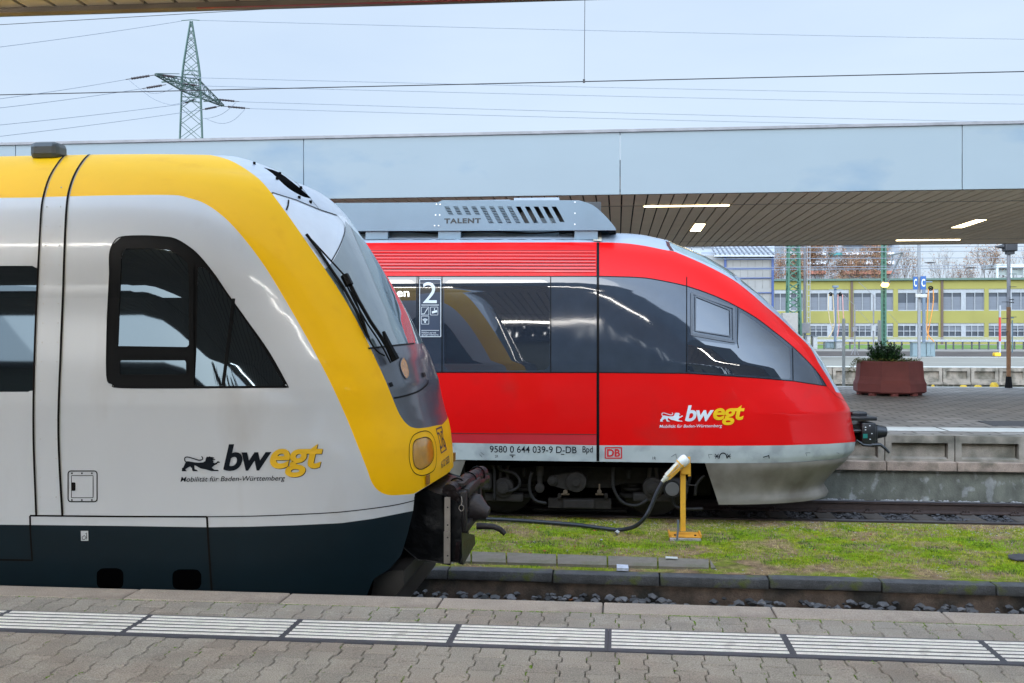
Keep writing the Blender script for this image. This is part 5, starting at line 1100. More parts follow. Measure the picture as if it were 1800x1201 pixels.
for i, (a, b) in enumerate(holes):
    for z0, z1, low in ((zl0, zl1, 1), (zu0, zu1, 0)):
        mb = MB(); m_ = .07; zh = z1 - (.42 if not low else .3); mb.b2((a, YB + .1, zh), (b, YB + .2, z1)); mb.b2((a, YB + .1, z0), (b, YB + .2, z0 + .1)); mid = (a + b) / 2
        mb.b2((mid - .22, YB + .09, z0 + .101), (mid + .22, YB + .2, zh - .001))
        for s, e in ((a, mid - .22), (mid + .22, b)):
            n = 3 if low else 2
            for q in range(n + 1): x = s + (e - s) * q / n; mb.b2((x - m_ / 2, YB + .101, z0 + .101), (x + m_ / 2, YB + .19, zh - .001))
            if low: mb.b2((s + .04, YB + .102, (z0 + zh) / 2), (e - .04, YB + .188, (z0 + zh) / 2 + .08))
        fr_ = mb.build('window', wfr, ob); ROOT[fr_.name] = ROOT[ob.name]
        mb = MB(); mb.b2((a + .02, YB + .26, z0), (b - .02, YB + .3, zh)); mb.build('glass', bl_g, fr_)
        if not (low and i % 3 == 0):
            mb = MB(); s_ = (zh - z0) * (.45 if (i * 7 + low) % 4 == 1 else .78 if not low else .3)
            mb.b2((a + .03, YB + .215, zh - s_ if low else z0 + .1), (b - .03, YB + .235, zh if low else z0 + s_)); mb.build('blind', blind, fr_)
for px in (1497, 1655.5, 1816, 1974): mb = MB(); x = at(px, 500, YB).x; mb.b2((x - .12, YB - .16, .9), (x + .12, YB - .001, zt)); mb.build('downpipe', mat('pipe_brown', (.09, .06, .045), .6), ob)
# grey shed with blue steel frame
YS = 62.; shm = mat('shed_panel', (.26, .265, .26), .7, var=.08, scale=.8); blu = mat('frame_blue', (.03, .07, .22), .5); shr = mat('shed_roof', (.38, .41, .45), .45, var=.08)
sh = empty('industrial_shed', (at(1300, 500, YS).x, YS, 0), 'grey industrial shed with blue steel frame and metal roof above the red nose', 'building')
mb = MB(); bxp(mb, 1240, 448, 1360, 640, YS + .12, 8); bxp(mb, 1180, 466, 1240, 640, YS + 1, 6); mb.build('wall', shm, sh)
mb = MB()
for x in (1273, 1356.5): bxp(mb, x, 448.5, x + 4, 642, YS, .115)
for y in (455, 471.5, 488, 514): bxp(mb, 1277.2, y, 1356.4, y + 2, YS + .02, .095)
mb.build('steel_frame', blu, sh)
mb = MB(); bxp(mb, 1255, 431, 1361.5, 447.8, YS - .5, .45)
a, b, c, d = at(1255, 448.4, YS - .5), at(1361.5, 448.4, YS - .5), at(1361.5, 429, YS + 4), at(1255, 429, YS + 4); mb = MB(); mb.add([a, b, c, d] + [p - Vector((0, 0, .1)) for p in (a, b, c, d)], [(0, 1, 2, 3), (7, 6, 5, 4), (0, 4, 5, 1), (1, 5, 6, 2), (2, 6, 7, 3), (3, 7, 4, 0)])
a, b, c, d = at(1195, 460, YS + .5), at(1270, 462, YS + .5), at(1270, 440, YS + 5), at(1195, 440, YS + 5); mb.add([a, b, c, d] + [p - Vector((0, 0, .1)) for p in (a, b, c, d)], [(0, 1, 2, 3), (7, 6, 5, 4), (0, 4, 5, 1), (1, 5, 6, 2), (2, 6, 7, 3), (3, 7, 4, 0)])
rf = mb.build('roof', shr, sh); ROOT[rf.name] = ROOT[sh.name]; mb = MB()
for k in range(13): x = 1258 + k * 8.5; a, d = at(x, 448, YS - .5), at(x, 429, YS + 4); mb.bar(a + Vector((0, 0, .04)), Vector((a.x, d.y, d.z + .04)), .07)
mb.build('roof_seam', mat('seam_grey', (.16, .17, .19), .6), rf)
mb = MB()
for x0 in (1215, 1235, 1262): bxp(mb, x0, 425, x0 + 2, 470, YS + 5.2, .2)
bxp(mb, 1180, 432, 1255, 436, YS + 5.5, .3); mb.build('roof_rail', mat('rail_grey', (.18, .20, .22), .6), sh)
mb = MB()
for y in (462, 480, 500, 525):
    for x in range(1288, 1356, 13): bxp(mb, x, y - 8 + (3 if y == 462 else 0), x + .8, y + 7, YS + .1, .018)
mb.build('panel_joint', mat('joint_grey', (.20, .20, .20), .7), sh)
# apartment block
YA = 190.; ap = empty('apartment_block', (at(1480, 480, YA).x, YA, 0), 'pale apartment block with long balconies behind the autumn trees', 'building')
mb = MB(); bxp(mb, 1378, 395, 1581, 600, YA, 14); mb.build('wall', mat('apartment_wall', (.26, .285, .31), .8, var=.06, scale=.2), ap)
for r_ in range(6):
    y = 425 + r_ * 17; mb = MB()
    bxp(mb, 1382, y, 1452, y + 6, YA - 1.4, 1.3); bxp(mb, 1482, y, 1572, y + 6, YA - 1.4, 1.3); mb.build('balcony', mat('balcony_red', (.33, .13, .09), .8, var=.1) if r_ >= 3 else mat('balcony_white', (.55, .57, .60), .8, var=.05), ap)
    for x in (1388, 1408, 1430, 1458, 1488, 1510, 1532, 1553):
        mb = MB(); bxp(mb, x, y - 8, x + 12, y - .5, YA - .03, .02); mb.build('window', mat('far_glass', (.12, .15, .18), .3), ap)
mb = MB(); bxp(mb, 1458, 444.5, 1480, 449, YA - .9, .8); bxp(mb, 1518, 444, 1528, 447, YA - .9, .8); mb.build('awning', mat('awning_teal', (.015, .19, .20), .6), ap)
# pale shelter at far right
YQ = 150.; sp = empty('far_shelter', (at(1775, 480, YQ).x, YQ, 1), 'pale greenish glass shelter on the horizon behind the signal post', 'building')
mb = MB(); bxp(mb, 1752, 464, 1830, 470, YQ, 6); 
for x in (1752, 1776, 1800, 1822): bxp(mb, x, 470.2, x + 3, 600, YQ, .4)
mb.build('frame', mat('shelter_white', (.55, .60, .58), .6), sp); mb = MB(); bxp(mb, 1755, 474, 1828, 484, YQ + 1, .1); mb.build('glazing', mat('shelter_glass', (.25, .30, .30), .2), sp)
# trees
bark = mat('bark', (.085, .065, .055), .9, var=.3); lfm = [mat('leaf_orange', (.25, .12, .06), .8, var=.3, scale=2), mat('leaf_rust', (.19, .105, .06), .8, var=.3, scale=2), mat('leaf_yellow', (.29, .19, .10), .8, var=.3, scale=2)]
def tree(px, ytop, Y, wpx, dens, lb, seed, twig=1.):
    r_ = random.Random(seed); base = at(px, 600, Y); topz = at(px, ytop, Y).z; H = topz - 1.2; base = Vector((base.x, Y, 1.2)); Wd = wpx * Y / F / 2
    t = empty('autumn_tree', base, lb, 'tree', 'autumn trees beyond the yellow building'); mb = MB(); tips = []
    def br(p, d, l, rad, n):
        q = p + d * l; m = p + d * l * .5 + Vector((r_.gauss(0, .05), r_.gauss(0, .05), 0)) * l; mb.tube([p, m, q], [rad, rad * .8, rad * .62], 4, False)
        if n == 0: tips.append(q); return
        if n <= 2: tips.append(m)
        for k in range(r_.choice((2, 3, 3)) if n > 1 else 3):
            a = r_.uniform(0, 6.28); s = r_.uniform(.35, .8); u = d.orthogonal().normalized(); u.rotate(Matrix.Rotation(a, 3, d)); nd = (d + u * s + Vector((0, 0, .13))).normalized()
            br(q, nd, l * r_.uniform(.62, .86), rad * .6, n - 1)
    mb.tube([base, base + Vector((0, 0, H * .3))], [H * .017, H * .013], 7)
    for k in range(4): a = k * 1.57 + r_.random(); br(base + Vector((0, 0, H * (.22 + .05 * k))), Vector((math.cos(a) * .55, math.sin(a) * .55, .9)).normalized(), H * .20, H * .008, 5)
    br(base + Vector((0, 0, H * .3)), Vector((.03, 0, 1)), H * .22, H * .010, 5)
    xs = [p.x - base.x for p in tips]; zs = [p.z for p in tips]; sx = Wd / max(1e-3, np.percentile(np.abs(xs), 94)); sz = (topz - base.z) / (np.percentile(zs, 99) - base.z)
    f = lambda p: (base.x + (p[0] - base.x) * sx, base.y + (p[1] - base.y) * sx, base.z + (p[2] - base.z) * sz)
    mb.v = [f(p) for p in mb.v]; mb.build('trunk', bark, t); tips = [Vector(f(p)) for p in tips]
    V = []; Fc = []; Mi = []
    for p in tips:
        if r_.random() > dens: continue
        for k in range(int(r_.uniform(3, 9) * dens) + 1):
            c = p + Vector((r_.gauss(0, .22), r_.gauss(0, .22), r_.gauss(0, .2))) * (H / 11); s = r_.uniform(.045, .12) * (H / 12); u = Vector((r_.gauss(0, 1), r_.gauss(0, 1), r_.gauss(0, 1))).normalized(); v = u.orthogonal().normalized(); o = len(V)
            V += [c - u * s, c + v * s * .7, c + u * s, c - v * s * .7]; Fc.append((o, o + 1, o + 2, o + 3)); Mi.append(r_.choice((0, 0, 1, 1, 2)))
    if V: link_mesh('crown', V, Fc, lfm, t, False, Mi)
tree(1388, 440, 150, 62, .75, 'orange brown tree standing behind the green lattice mast', 1)
tree(1436, 424, 152, 74, .95, 'dense orange tree left of the teal awning', 2)
tree(1500, 438, 155, 56, .55, 'thin orange tree standing below the teal awning', 3)
tree(1528, 424, 148, 76, .95, 'dense orange tree left of the green mast with the lamp', 4)
tree(1592, 433, 150, 46, .30, 'thinly leaved tree right of the green mast with the lamp', 5)
tree(1658, 437, 158, 52, .16, 'nearly bare tree right of the blue letter signs', 6)
tree(1697, 452, 160, 40, .35, 'low reddish tree between two taller ones', 7)
tree(1733, 428, 152, 62, .42, 'broad half bare tree left of the signal post', 8)
tree(1797, 436, 155, 50, .2, 'nearly bare tree cut by the right edge', 9)
tree(1840, 438, 155, 60, .3, 'half bare tree beyond the right edge', 10)
# lattice masts
green = mat('mast_green', (.04, .12, .08), .6, var=.15, scale=2)
def lattice(mb, x0, x1, X0, X1, yb, yt, Y, dp, n, w):
    """four-legged lattice: px x0..x1 at the top and X0..X1 at the bottom"""
    L = []
    for s, e in ((0, 0), (1, 0), (1, 1), (0, 1)):
        t_ = at(x1 if s else x0, yt, Y); b_ = at(X1 if s else X0, yb, Y); L.append((b_ + Vector((0, e * dp, 0)), t_ + Vector((0, e * dp, 0))))
    for a, b in L: mb.bar(a, b, w * 1.5)
    for k in range(4):
        (a, b), (c, d) = L[k], L[(k + 1) % 4]
        for i in range(n):
            p = lambda A_, B_, u: A_ + (B_ - A_) * u
            u0, u1 = i / n, (i + 1) / n
            if i % 2: mb.bar(p(a, b, u0), p(c, d, u1), w)
            else: mb.bar(p(c, d, u0), p(a, b, u1), w)
YM = 60.
t = empty('catenary_mast', (at(1397, 600, YM).x, YM, .3), 'green steel lattice mast at left in front of the yellow building', 'mast'); mb = MB(); lattice(mb, 1388, 1404, 1385, 1408, 590, 380, YM, .6, 18, .07); mb.build('lattice_frame', green, t)
mb = MB(); bxp(mb, 1376, 550, 1403, 625, YM - .9, .8, .03); mb.build('foundation', mat('foundation_pale', (.26, .25, .23), .8, var=.1), t)
t = empty('ladder_mast', (at(1416, 600, YM).x, YM + 2, .3), 'slim grey mast with ladder right of the green lattice mast', 'mast'); mb = MB(); bxp(mb, 1413, 380, 1417, 610, YM + 2, .14); mb.build('pole', mat('pole_grey', (.15, .15, .16), .6), t)
mb = MB()
for x in (1418.5, 1423.5): bxp(mb, x, 380, x + 1, 575, YM + 1.8, .05)
for k in range(20): bxp(mb, 1418.6, 385 + k * 9.6, 1424, 386 + k * 9.6, YM + 1.74, .05)
mb.build('ladder', galv, t)
mb = MB(); bxp(mb, 1408, 568, 1424, 586, YM + 1.4, .3, .02); mb.build('switch_box', mat('box_grey', (.16, .16, .165), .6), t)
t = empty('catenary_mast', (at(1553, 600, YM).x, YM + 6, .3), 'solid green mast carrying the lit orange lamp', 'mast'); mb = MB(); bxp(mb, 1549, 380, 1551.8, 614, YM + 6, .1); bxp(mb, 1555.5, 380, 1558.5, 614, YM + 6, .1); bxp(mb, 1551.8, 380, 1555.5, 614, YM + 6.2, .05)
for k in range(30): bxp(mb, 1551.7, 390 + k * 7.5, 1555.6, 391.6 + k * 7.5, YM + 5.98, .04)
mb.build('pole', green, t)
mb = MB(); mb.bar(at(1558, 450, YM + 6), at(1586, 445, YM + 6), .09); mb.bar(at(1586, 445, YM + 6), at(1560, 497, YM + 6), .09); mb.bar(at(1570, 447, YM + 6), at(1566, 470, YM + 6), .05); mb.build('bracket_arm', mat('arm_dark', (.08, .09, .09), .6), t)
c = at(1555.5, 501.5, YM + 5.4); t = empty('mast_lamp', c, 'lit orange lamp hanging on the solid green mast', 'lamp'); mb = MB(); mb.tube([c + Vector((-.20, 0, -.05)), c + Vector((-.1, 0, .02)), c + Vector((.12, 0, .04)), c + Vector((.22, 0, .08))], [.08, .17, .17, .08], 12); mb.build('lamp_glass', mat('lamp_orange', (.9, .4, .1), .4, emit=(1, .42, .10), estr=5.), t, 50); mb = MB(); mb.box(c + Vector((.1, 0, .18)), (.4, .25, .08)); mb.build('lamp_hood', mat('hood_dark', (.06, .06, .06), .6), t)
# signal post
Ys = 29.9; xs = at(1773, 600, Ys).x; t = empty('signal_post', (xs, Ys, P2), 'rusty signal post with black lamp box on the opposite platform at right', 'signal'); rust = mat('rust_paint', (.24, .115, .05), .75, var=.3, scale=5, bump=.3); gpp = mat('pole_paint', (.20, .20, .21), .6, var=.15)
z_ = lambda y: at(1773, y, Ys).z
mb = MB(); mb.tube([(xs, Ys, z_(540)), (xs, Ys, z_(430))], .05, 10); pg = mb.build('pole', gpp, t); ROOT[pg.name] = ROOT[t.name]; mb = MB(); mb.tube([(xs, Ys, P2), (xs, Ys, z_(540) - .001)], .058, 10); mb.build('pole', rust, t)
mb = MB(); mb.tube([(xs, Ys, P2), (xs, Ys, z_(662))], [.11, .075], 8); mb.build('base_sleeve', black, t)
mb = MB(); a = at(1775, 435, Ys); mb.box(a + Vector((0, 0, 0)), (.34, .3, .24), bev=.03); mb.tube([a + Vector((-.17, 0, .02)), a + Vector((-.42, 0, .02))], [.07, .012], 8); mb.box(a + Vector((.0, 0, -.16)), (.2, .2, .08)); mb.build('lamp_box', mat('signal_black', (.02, .022, .026), .5), t)
mb = MB()
for y, s in ((504.5, 1), (531, -1), (557.5, 1), (560, -1), (583, -1), (482, 1)): mb.bar((xs, Ys - .04, z_(y)), (xs + s * .2, Ys - .04, z_(y)), .018)
for y, s in ((527, 1), (532, 1)): mb.bar((xs, Ys - .04, z_(y)), (xs + s * .13, Ys - .04, z_(y)), .03)
mb.build('step_bar', mat('step_dark', (.05, .05, .05), .6), t)
# lettered blue signs on a post
Yc_ = 66.; t = empty('sign_post', (at(1616, 630, Yc_).x, Yc_, P2), 'tall grey post with two blue letter C signs on the distant platform', 'sign post'); mb = MB(); bxp(mb, 1613.8, 380, 1618.6, 631, Yc_, .17, .02); mb.build('pole', mat('post_pale', (.20, .21, .22), .5), t)
blue = mat('sign_blue', (.02, .085, .26), .6)
for a_, b_, n_ in ((1605.3, 1613.2, 0), (1618.2, 1627.8, 1)):
    mb = MB(); bxp(mb, a_, 486.5 - n_ * 1, b_, 509, Yc_ - .25, .05); sg = mb.build('letter_sign', blue, t); ROOT[sg.name] = ROOT[t.name]
    mb = MB(); write(mb, on_plane(Yc_ - .25), 'C', (a_ + 1.6, 504), (b_ - 1.6, 504), (a_ + 1.6, 490.5), .012, bold=.02); mb.build('letter', inkwh, sg)
mb = MB(); bxp(mb, 1610, 517, 1630, 523, Yc_ - .3, .2, .02); mb.build('camera_bar', mat('bar_pale', (.40, .40, .38), .6), t)
# hose stands and cabinets
lb_ = mat('stand_blue', (.13, .18, .24), .5); cb = mat('cabinet_blue', (.16, .22, .24), .5, var=.06)
hos = {'o': mat('hose_orange', (.62, .26, .05), .6), 'c': mat('hose_cream', (.52, .42, .26), .6), 'p': mat('hose_pink', (.55, .28, .25), .6)}
Yh = 70.
t = empty('hose_stand', (at(1625, 625, Yh).x, Yh, P2), 'pale blue hose stand with hanging orange hose beside the letter signs', 'hose stand'); mb = MB(); bxp(mb, 1622.5, 498, 1627, 603, Yh, .18); bxp(mb, 1620, 494.5, 1639, 496.5, Yh, .1); mb.build('stand', lb_, t)
def torus(c, R_, r): mbx = MB(); mbx.tube([c + Vector((R_ * math.cos(a), 0, R_ * math.sin(a))) for a in np.linspace(0, 6.28, 17)], r, 6, False); mbx.cyl(c, R_ * .5, .1, 'Y', 12); return mbx
torus(at(1636, 507, Yh - .3), .13, .045).build('reel', black, t)
mb = MB(); mb.tube([at(x, y, Yh - .3) for x, y in sm([(1632, 508), (1631, 530), (1630, 560), (1630, 585), (1642, 601)], 3)], .035, 6); mb.tube([at(x, y, Yh - .3) for x, y in sm([(1640, 508), (1641, 525), (1638, 550), (1633, 575), (1630, 598)], 3)], .035, 6); mb.build('hose', hos['o'], t)
t = empty('hose_stand', (at(1469, 613, Yh + 8).x, Yh + 8, .5), 'pale blue hose stand with two reels and cream and pink hoses', 'hose stand'); mb = MB(); bxp(mb, 1466.5, 506, 1470.5, 600, Yh + 8, .18); bxp(mb, 1458, 508.8, 1480, 510.4, Yh + 8, .1); bxp(mb, 1465, 502, 1474, 505.5, Yh + 7.9, .4); mb.build('stand', lb_, t)
for x in (1460, 1477): torus(at(x, 517.5, Yh + 7.7), .11, .05).build('reel', black, t)
for h, pl in (('c', [(1457, 517), (1456, 540), (1459, 565), (1464, 580), (1455, 594)]), ('c', [(1464, 518), (1466, 550), (1466, 575), (1458, 592)]), ('p', [(1473, 518), (1473, 545), (1475, 570), (1472, 592)]), ('p', [(1481, 518), (1482, 545), (1483, 560)])):
    mb = MB(); mb.tube([at(x, y, Yh + 7.6) for x, y in sm(pl, 3)], .035, 6); mb.build('hose', hos[h], t)
def cabinet(x0, y0, x1, y1, Y, lb, m=cb, grp=None):
    t = empty('switch_cabinet', at((x0 + x1) / 2, y1, Y), lb, 'cabinet', grp); mb = MB(); bxp(mb, x0, y0, x1, y1, Y, .6, .02); mb.build('case', m, t); mb = MB(); n = 2 if x1 - x0 > 12 else 1
    for k in range(n): a = x0 + 1 + (x1 - x0 - 2) * k / n; bxp(mb, a, y0 + 2, a + (x1 - x0 - 2) / n - .7, y1 - 1.5, Y - .03, .028)
    mb.build('door', m, t); mb = MB(); bxp(mb, x0 - .4, y0 - 1, x1 + .4, y0, Y - .05, .7); mb.build('lid', mat('lid_dark', (.12, .16, .18), .6), t)
cabinet(1604, 603, 1628, 627.5, Yh, 'pale blue wide cabinet at the foot of the letter sign post', grp='pale blue cabinets on the distant platform'); cabinet(1628.6, 603, 1644, 627, Yh, 'pale blue narrow cabinet right of the wide one under the orange hose', grp='pale blue cabinets on the distant platform')
cabinet(1453, 602, 1467, 613, Yh + 9, 'small pale blue cabinet below the cream hoses'); cabinet(1470, 601, 1481, 613.5, Yh + 8.6, 'small grey cabinet with dark lid below the pink hoses', mat('cab_grey', (.33, .34, .33), .6))
cabinet(1418, 590, 1425, 614, YM + 1, 'narrow white cabinet beside the red train nose, left one', mat('cab_white', (.33, .345, .345), .5)); cabinet(1429, 592, 1437, 615, YM + 1, 'narrow white cabinet beside the red train nose, right one', MATS['cab_white'])
# concrete posts and small masts
pcm = mat('post_concrete', (.24, .24, .22), .8, var=.15)
for x0, x1, y0, y1, Y, lb in ((1481.3, 1486, 560, 677, 31.2, 'square concrete post behind the opposite platform, left of the planter'), (1544, 1549.3, 563, 640, 31.2, 'square concrete post rising behind the planter shrub')):
    mb = MB(); bxp(mb, x0, y0, x1, y1 + 12, Y, .09, .008); tag(mb.build('concrete_post', pcm), lb, 'post', 'concrete posts behind the opposite platform')
for x, y0, y1, Y, lb in ((1502.5, 535, 624, 73, 'thin grey signal mast right of the left concrete post'), (1535.5, 518, 624, 73, 'thin grey mast with small white box left of the solid green mast')):
    t = empty('signal_mast', at(x, y1, Y), lb, 'mast', 'thin masts on the distant platform'); mb = MB(); mb.tube([at(x, y1, Y), at(x, y0, Y)], .05, 6); q = at(x, y1, Y)
    for s in (-1, 1): mb.bar(q + Vector((s * .25, 0, 0)), q + Vector((0, 0, .7)), .04)
    mb.build('pole', gpp, t); mb = MB(); bxp(mb, x - 3.4, y0 + 54 if x > 1520 else y0 + 40, x + 4, y0 + 64 if x > 1520 else y0 + 48, Y - .2, .3); mb.build('signal_box', mat('cab_white', (.5, .5, .5), .5) if x > 1520 else gpp, t)
    mb = MB(); mb.tube([at(x, y0 + 2, Y), at(x - 26, y0 - 22, Y)], .02, 5); mb.tube([at(x, y0 + 4, Y), at(x + 45, y0 + 52, Y)], .012, 4); mb.build('stay', gpp, t)
t = empty('marker_post', at(1758, 626, 71), 'red and white striped marker post with yellow foot', 'marker post'); mb = MB(); bxp(mb, 1756.6, 537, 1759.6, 558, 71, .12); bxp(mb, 1756.6, 600.1, 1759.6, 620, 71, .12); mb.build('white_section', wfr, t); mb = MB(); bxp(mb, 1756.6, 558.1, 1759.6, 600, 71, .12); mb.build('red_section', mat('marker_red', (.45, .03, .03), .5), t)
mb = MB(); bxp(mb, 1749, 620.1, 1760, 626.5, 70.8, .5, .05); mb.build('foot', mat('plastic_yellow', (.72, .45, .02), .5), t)
mb = MB(); bxp(mb, 1779, 563, 1780.6, 620, 72, .08); bxp(mb, 1776, 558, 1782, 560, 72, .05); tag(mb.build('thin_post', mat('thin_blue', (.05, .09, .12), .5)), 'thin dark blue post just right of the rusty signal post', 'post')
for x0, y0, x1, y1, lb in ((1740, 672.5, 1755, 680, 'yellow plastic dome at the far edge of the opposite platform'), (1637, 676.5, 1643, 680, 'small yellow plastic cap right of the planter'), (1687, 677, 1700, 680, 'flat pale yellow cap at the platform edge, left of two'), (1712, 677, 1726, 680, 'flat pale yellow cap at the platform edge, right of two')):
    Y = 30.3; a, b = at(x0, y1, Y), at(x1, y0, Y); mb = MB(); c = Vector(((a.x + b.x) / 2, Y, P2)); w2 = (b.x - a.x) / 2; h = b.z - P2
    mb.tube([c, c + Vector((0, 0, h * .45)), c + Vector((0, 0, h * .85)), c + Vector((0, 0, h))], [w2, w2 * .95, w2 * .7, w2 * .5], 12); tag(mb.build('yellow_cap', MATS['plastic_yellow'], smooth=40), lb, 'cap')
# planter
pc = gr(1577, 697, P2); pc = Vector((pc.x, pc.y + .72, P2)); t = empty('flower_planter', pc, 'octagonal maroon concrete planter with green shrub on the opposite platform', 'planter')
mar = mat('maroon_concrete', (.18, .045, .038), .75, var=.1, scale=3, bump=.35, bscale=70, col2=(.145, .038, .032), c2=(.5, .7), s2=2, speck=.12)
rW = 60 * (pc.y / 1.04) / F * 1.035
def ngon(c, r_, z, n=8, a0=.32): return [(c.x + r_ * math.cos(a0 + 2 * math.pi * k / n), c.y + r_ * math.sin(a0 + 2 * math.pi * k / n), z) for k in range(n)]
rings = [(.93, .06), (1.0, .10), (1.0, .30), (.955, .38), (.93, .48), (.905, .84), (.88, .865), (.78, .865), (.77, .78)]
mb = MB(); V = []; 
for r_, z in rings: V += ngon(pc, r_ * rW, P2 + z)
Fc = [(k * 8 + q, k * 8 + (q + 1) % 8, (k + 1) * 8 + (q + 1) % 8, (k + 1) * 8 + q) for k in range(len(rings) - 1) for q in range(8)] + [tuple(range(8))[::-1]]
mb.add(V, Fc); mb.build('tub', mar, t)
for k in range(8):
    a = .32 + .39 + k * .785; mb = MB(); mb.cyl((pc.x + .78 * rW * math.cos(a), pc.y + .78 * rW * math.sin(a), P2 + .035), .10, .07, 'Z', 12); mb.build('foot', mar, t)
mb = MB(); mb.add(ngon(pc, .775 * rW, P2 + .80), [tuple(range(8))]); mb.build('soil', mat('potting_soil', (.03, .02, .015), .95), t)
lv = [mat('shrub_dark', (.018, .060, .018), .5, var=.3), mat('shrub_mid', (.035, .10, .02), .5, var=.3), mat('trail_olive', (.12, .14, .02), .6, var=.3), mat('trail_red', (.08, .02, .02), .6)]
V = []; Fc = []; Mi = []; r3 = random.Random(8)
def lf(c, s, m, up=.3):
    u = Vector((r3.gauss(0, 1), r3.gauss(0, 1), r3.gauss(up, .6))).normalized(); v = u.cross(Vector((0, 0, 1))).normalized(); o = len(V); V.extend([c, c + u * s * .5 + v * s * .28, c + u * s, c + u * s * .5 - v * s * .28]); Fc.append((o, o + 1, o + 2, o + 3)); Mi.append(m)
top = P2 + .84
for k in range(84):
    a = r3.uniform(0, 6.28); tilt = r3.uniform(0, 1.05); L_ = r3.uniform(.34, .60) * (1 - .22 * tilt); dd = Vector((math.cos(a) * math.sin(tilt), math.sin(a) * math.sin(tilt), math.cos(tilt))); o_ = pc + Vector((-.10 + .16 * math.cos(a), .16 * math.sin(a), top - P2 - .02))
    for q in range(48):
        u = .2 + .8 * q / 48; lf(o_ + dd * L_ * u + Vector((r3.gauss(0, .018), r3.gauss(0, .018), r3.gauss(0, .015))), r3.uniform(.05, .10) * (1.15 - .4 * u), 0 if r3.random() < .6 else 1, .6)
for _ in range(1500):
    a = r3.uniform(0, 6.28); rr = rW * r3.uniform(.3, .84); lf(pc + Vector((rr * math.cos(a), rr * math.sin(a), top - P2 + r3.uniform(-.02, .07))), r3.uniform(.03, .06), 2 if r3.random() < .75 else (3 if r3.random() < .5 else 1), .5)
for _ in range(330):
    k = r3.random(); lf(pc + Vector((-rW * .84 - .28 * k + r3.gauss(0, .03), -.25 + r3.gauss(0, .08), .86 + .06 * math.sin(k * 3) - .30 * k ** 2 + r3.gauss(0, .03))), r3.uniform(.03, .055), 2)
link_mesh('shrub', V, Fc, lv, t, False, Mi)
# ------------------------------------------------------------------ overhead wires
wirem = mat('wire_dark', (.02, .02, .022), .6)
def wire(p, q, r_, lb, sag=0., n=14, name='overhead_wire', cat='wire', grp=None, m=None):
    pts = [p + (q - p) * (i / n) - Vector((0, 0, sag * 4 * (i / n) * (1 - i / n))) for i in range(n + 1)]; mb = MB(); mb.tube(pts, r_, 5); return tag(mb.build(name, m or wirem), lb, cat, grp)
def ext(x0, y0, x1, y1, Y0, Y1, k=.25):
    p, q = at(x0, y0, Y0), at(x1, y1, Y1); d = q - p; return p - d * k, q + d * k
p, q = ext(0, 167, 1800, 126, 14.0, 13.9, 1.2); wire(p, q, .0075, 'thick dark contact wire crossing the whole sky above the red train')
p, q = ext(0, 43.7, 200, 32, 14.0, 14.0, 0); d = (q - p); wire(p - d * 2, q + d * 6, .005, 'thin wire just under the near canopy edge at top left')
t = empty('wire_dropper', at(1027, 142, 13.9), 'single vertical dropper wire hanging to the contact wire', 'wire'); mb = MB(); mb.tube([at(1027, 140, 13.9), at(1028, 9, 13.9), at(1028, -60, 13.9)], .0045, 5); mb.build('dropper', wirem, t); mb = MB(); a = at(1026.5, 142, 13.9); mb.box(a + Vector((0, 0, -.005)), (.03, .02, .05)); mb.build('clamp', wirem, t)
# pylon
YP = 130.; pm = mat('pylon_green', (.055, .10, .085), .6, var=.1); ins = mat('insulator_brown', (.035, .024, .026), .4); hv = mat('line_grey', (.19, .22, .27), .6)
c0 = at(336, 588, YP); t = empty('power_pylon', (c0.x, YP, 0), 'tall green lattice power pylon with one crossarm behind the pale canopy', 'pylon'); mb = MB(); zz_ = lambda y: at(336, y, YP).z
def sq(z, hw, ang=.42): return [Vector((c0.x + hw * math.cos(ang + math.pi / 4 + k * math.pi / 2), YP + hw * math.sin(ang + math.pi / 4 + k * math.pi / 2), z)) for k in range(4)]
hwf = lambda z: np.interp(z, [0, zz_(245), zz_(128), zz_(40)], [2.9, 2.05, 1.62, .18])
zs = [0.]; 
while zs[-1] < zz_(40): zs.append(zs[-1] + max(.9, hwf(zs[-1]) * 1.15))
zs[-1] = zz_(38)
for a, b in zip(zs, zs[1:]):
    A_, B_ = sq(a, hwf(a)), sq(b, hwf(b))
    for k in range(4):
        mb.bar(A_[k], B_[k], .16); mb.bar(A_[k], B_[(k + 1) % 4], .07); mb.bar(A_[(k + 1) % 4], B_[k], .07)
for y in (128, 149, 175):
    A_ = sq(zz_(y), hwf(zz_(y)))
    for k in range(4): mb.bar(A_[k], A_[(k + 1) % 4], .12)
mb.build('tower_lattice', pm, t)
aL, aR = at(274, 132, 121.5), at(392, 187, 138.2); zc = (aL.z + aR.z) / 2; mb = MB(); dr = (aR - aL).normalized(); sd = Vector((-dr.y, dr.x, 0)).normalized(); cc = (aL + aR) / 2
for s_, tip in ((-1, aL), (1, aR)):
    for e in (-1, 1):
        r0 = cc + sd * e * 1.1; r1 = r0 + Vector((0, 0, 1.6)); tp = tip + sd * e * .15; mb.bar(r0, tp, .13); mb.bar(r1, tp + Vector((0, 0, .15)), .11)
        for i in range(9):
            u0, u1 = i / 9, (i + 1) / 9; a, b = r0 + (tp - r0) * u0, r1 + (tp - r1) * u0; a2, b2 = r0 + (tp - r0) * u1, r1 + (tp - r1) * u1; mb.bar(a, b2, .06); mb.bar(b, a2, .06) if i % 2 else mb.bar(a, b, .06)
            if e == 1: o0 = cc - sd * 1.1; tq = tip - sd * .15; mb.bar(a, o0 + (tq - o0) * u1, .06); mb.bar(o0 + (tq - o0) * u0, a2, .06)
    m_ = cc + (tip - cc) * .62; mb.bar(m_ - sd * 1.2, m_ + sd * 1.2, .16)
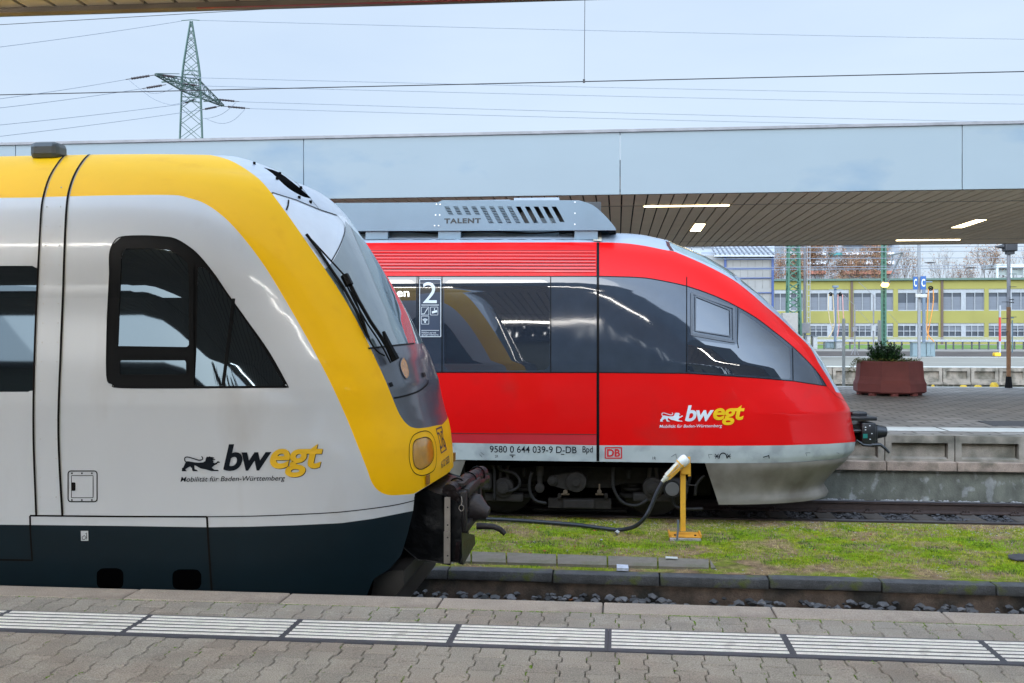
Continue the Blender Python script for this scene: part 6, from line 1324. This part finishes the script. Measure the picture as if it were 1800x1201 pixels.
mb.bar(cc + Vector((0, 0, 1.6)) + dr * -3, aL + Vector((0, 0, .2)), .08); mb.bar(Vector((c0.x, YP, zz_(128))), aR, .07); mb.build('crossarm', pm, t)
def string(x0, y0, x1, y1, Y0, Y1): mb = MB(); a, b = at(x0, y0, Y0), at(x1, y1, Y1); mb.tube([a, a + (b - a) * .2], .05, 5); n = 12; mb.tube([a + (b - a) * (.2 + .6 * i / n) for i in range(n + 1)], [.11 if i % 2 else .17 for i in range(n + 1)], 8); mb.tube([a + (b - a) * .8, b], .05, 5); mb.build('insulator', ins, t)
for s_ in ((272, 132, 221, 140, 121.5, 119), (292, 149, 250, 156, 126, 124), (386, 187, 355, 193, 138, 136), (345, 174, 322, 182, 134, 132), (281, 132, 312, 136, 122, 124), (316, 147, 350, 151, 127, 129), (372, 174, 421, 179, 136, 139), (392, 187, 439, 191, 138.5, 142)): string(*s_)
def jumper(pl, Y): mb = MB(); mb.tube([at(x, y, Y) for x, y in sm(pl, 4)], .035, 5); mb.build('jumper_cable', hv, t)
jumper([(227, 141), (250, 160), (270, 174), (290, 182), (305, 184), (330, 178)], 122); jumper([(252, 157), (262, 163), (278, 164), (293, 160), (304, 155)], 125); jumper([(360, 208), (372, 213), (386, 217), (400, 216), (414, 209), (430, 193)], 139); jumper([(350, 207), (365, 208), (385, 203), (400, 194), (415, 180)], 138)
mb = MB(); mb.tube([at(319, 36.5, YP), at(336, 35, YP), at(351, 36, YP)], .06, 5); mb.build('earth_wire_clamp', pm, t)
G_ = 'high voltage lines of the pylon'
for x0, y0, x1, y1, lb in ((221, 140, 0, 170, 'highest left power line, running from the pylon arm tip'), (250, 156, 0, 186, 'second left power line below the arm tip line'), (322, 183, 0, 216, 'third left power line, from under the crossarm'), (355, 193, 0, 236, 'lowest left power line'), (320, 37, 0, 79, 'thin earth wire left of the pylon top')):
    p, q = at(x0, y0, 125), at(x1, y1, 100); wire(p, q + (q - p) * .6, .03, lb, .25, name='power_line', grp=G_, m=hv)
for x0, y0, x1, y1, lb in ((312, 136, 1800, 165, 'highest right power line below the contact wire'), (350, 151, 1800, 181, 'second right power line'), (421, 179, 1800, 213, 'third right power line, just above the canopy'), (439, 191, 1800, 222.5, 'lowest right power line, touching the canopy edge'), (351, 36, 1800, 67, 'thin earth wire right of the pylon top')):
    p, q = at(x0, y0, 128), at(x1, y1, 175); wire(p, q + (q - p) * .3, .04, lb, .3, name='power_line', grp=G_, m=hv)
for k, (y0, y1) in enumerate(((436, 433), (444, 441), (455, 453), (470, 466), (474, 471))):
    p, q = ext(1360, y0, 1800, y1, 52 + k * 2, 52 + k * 2, .3); wire(p, q, .018, 'distant catenary wire under the opposite canopy, %s from the top' % ORD[k], name='catenary_wire', grp='distant catenary wires', m=hv)
for x, y, lb in ((1635, 462, 'dark section insulator on a distant wire, left one'), (1706, 471, 'dark section insulator on a distant wire, right one')):
    mb = MB(); a = at(x, y, 56); mb.tube([a + Vector((-.3, 0, 0)), a, a + Vector((.3, 0, 0))], [.015, .05, .015], 6); tag(mb.build('wire_insulator', wirem), lb, 'insulator')
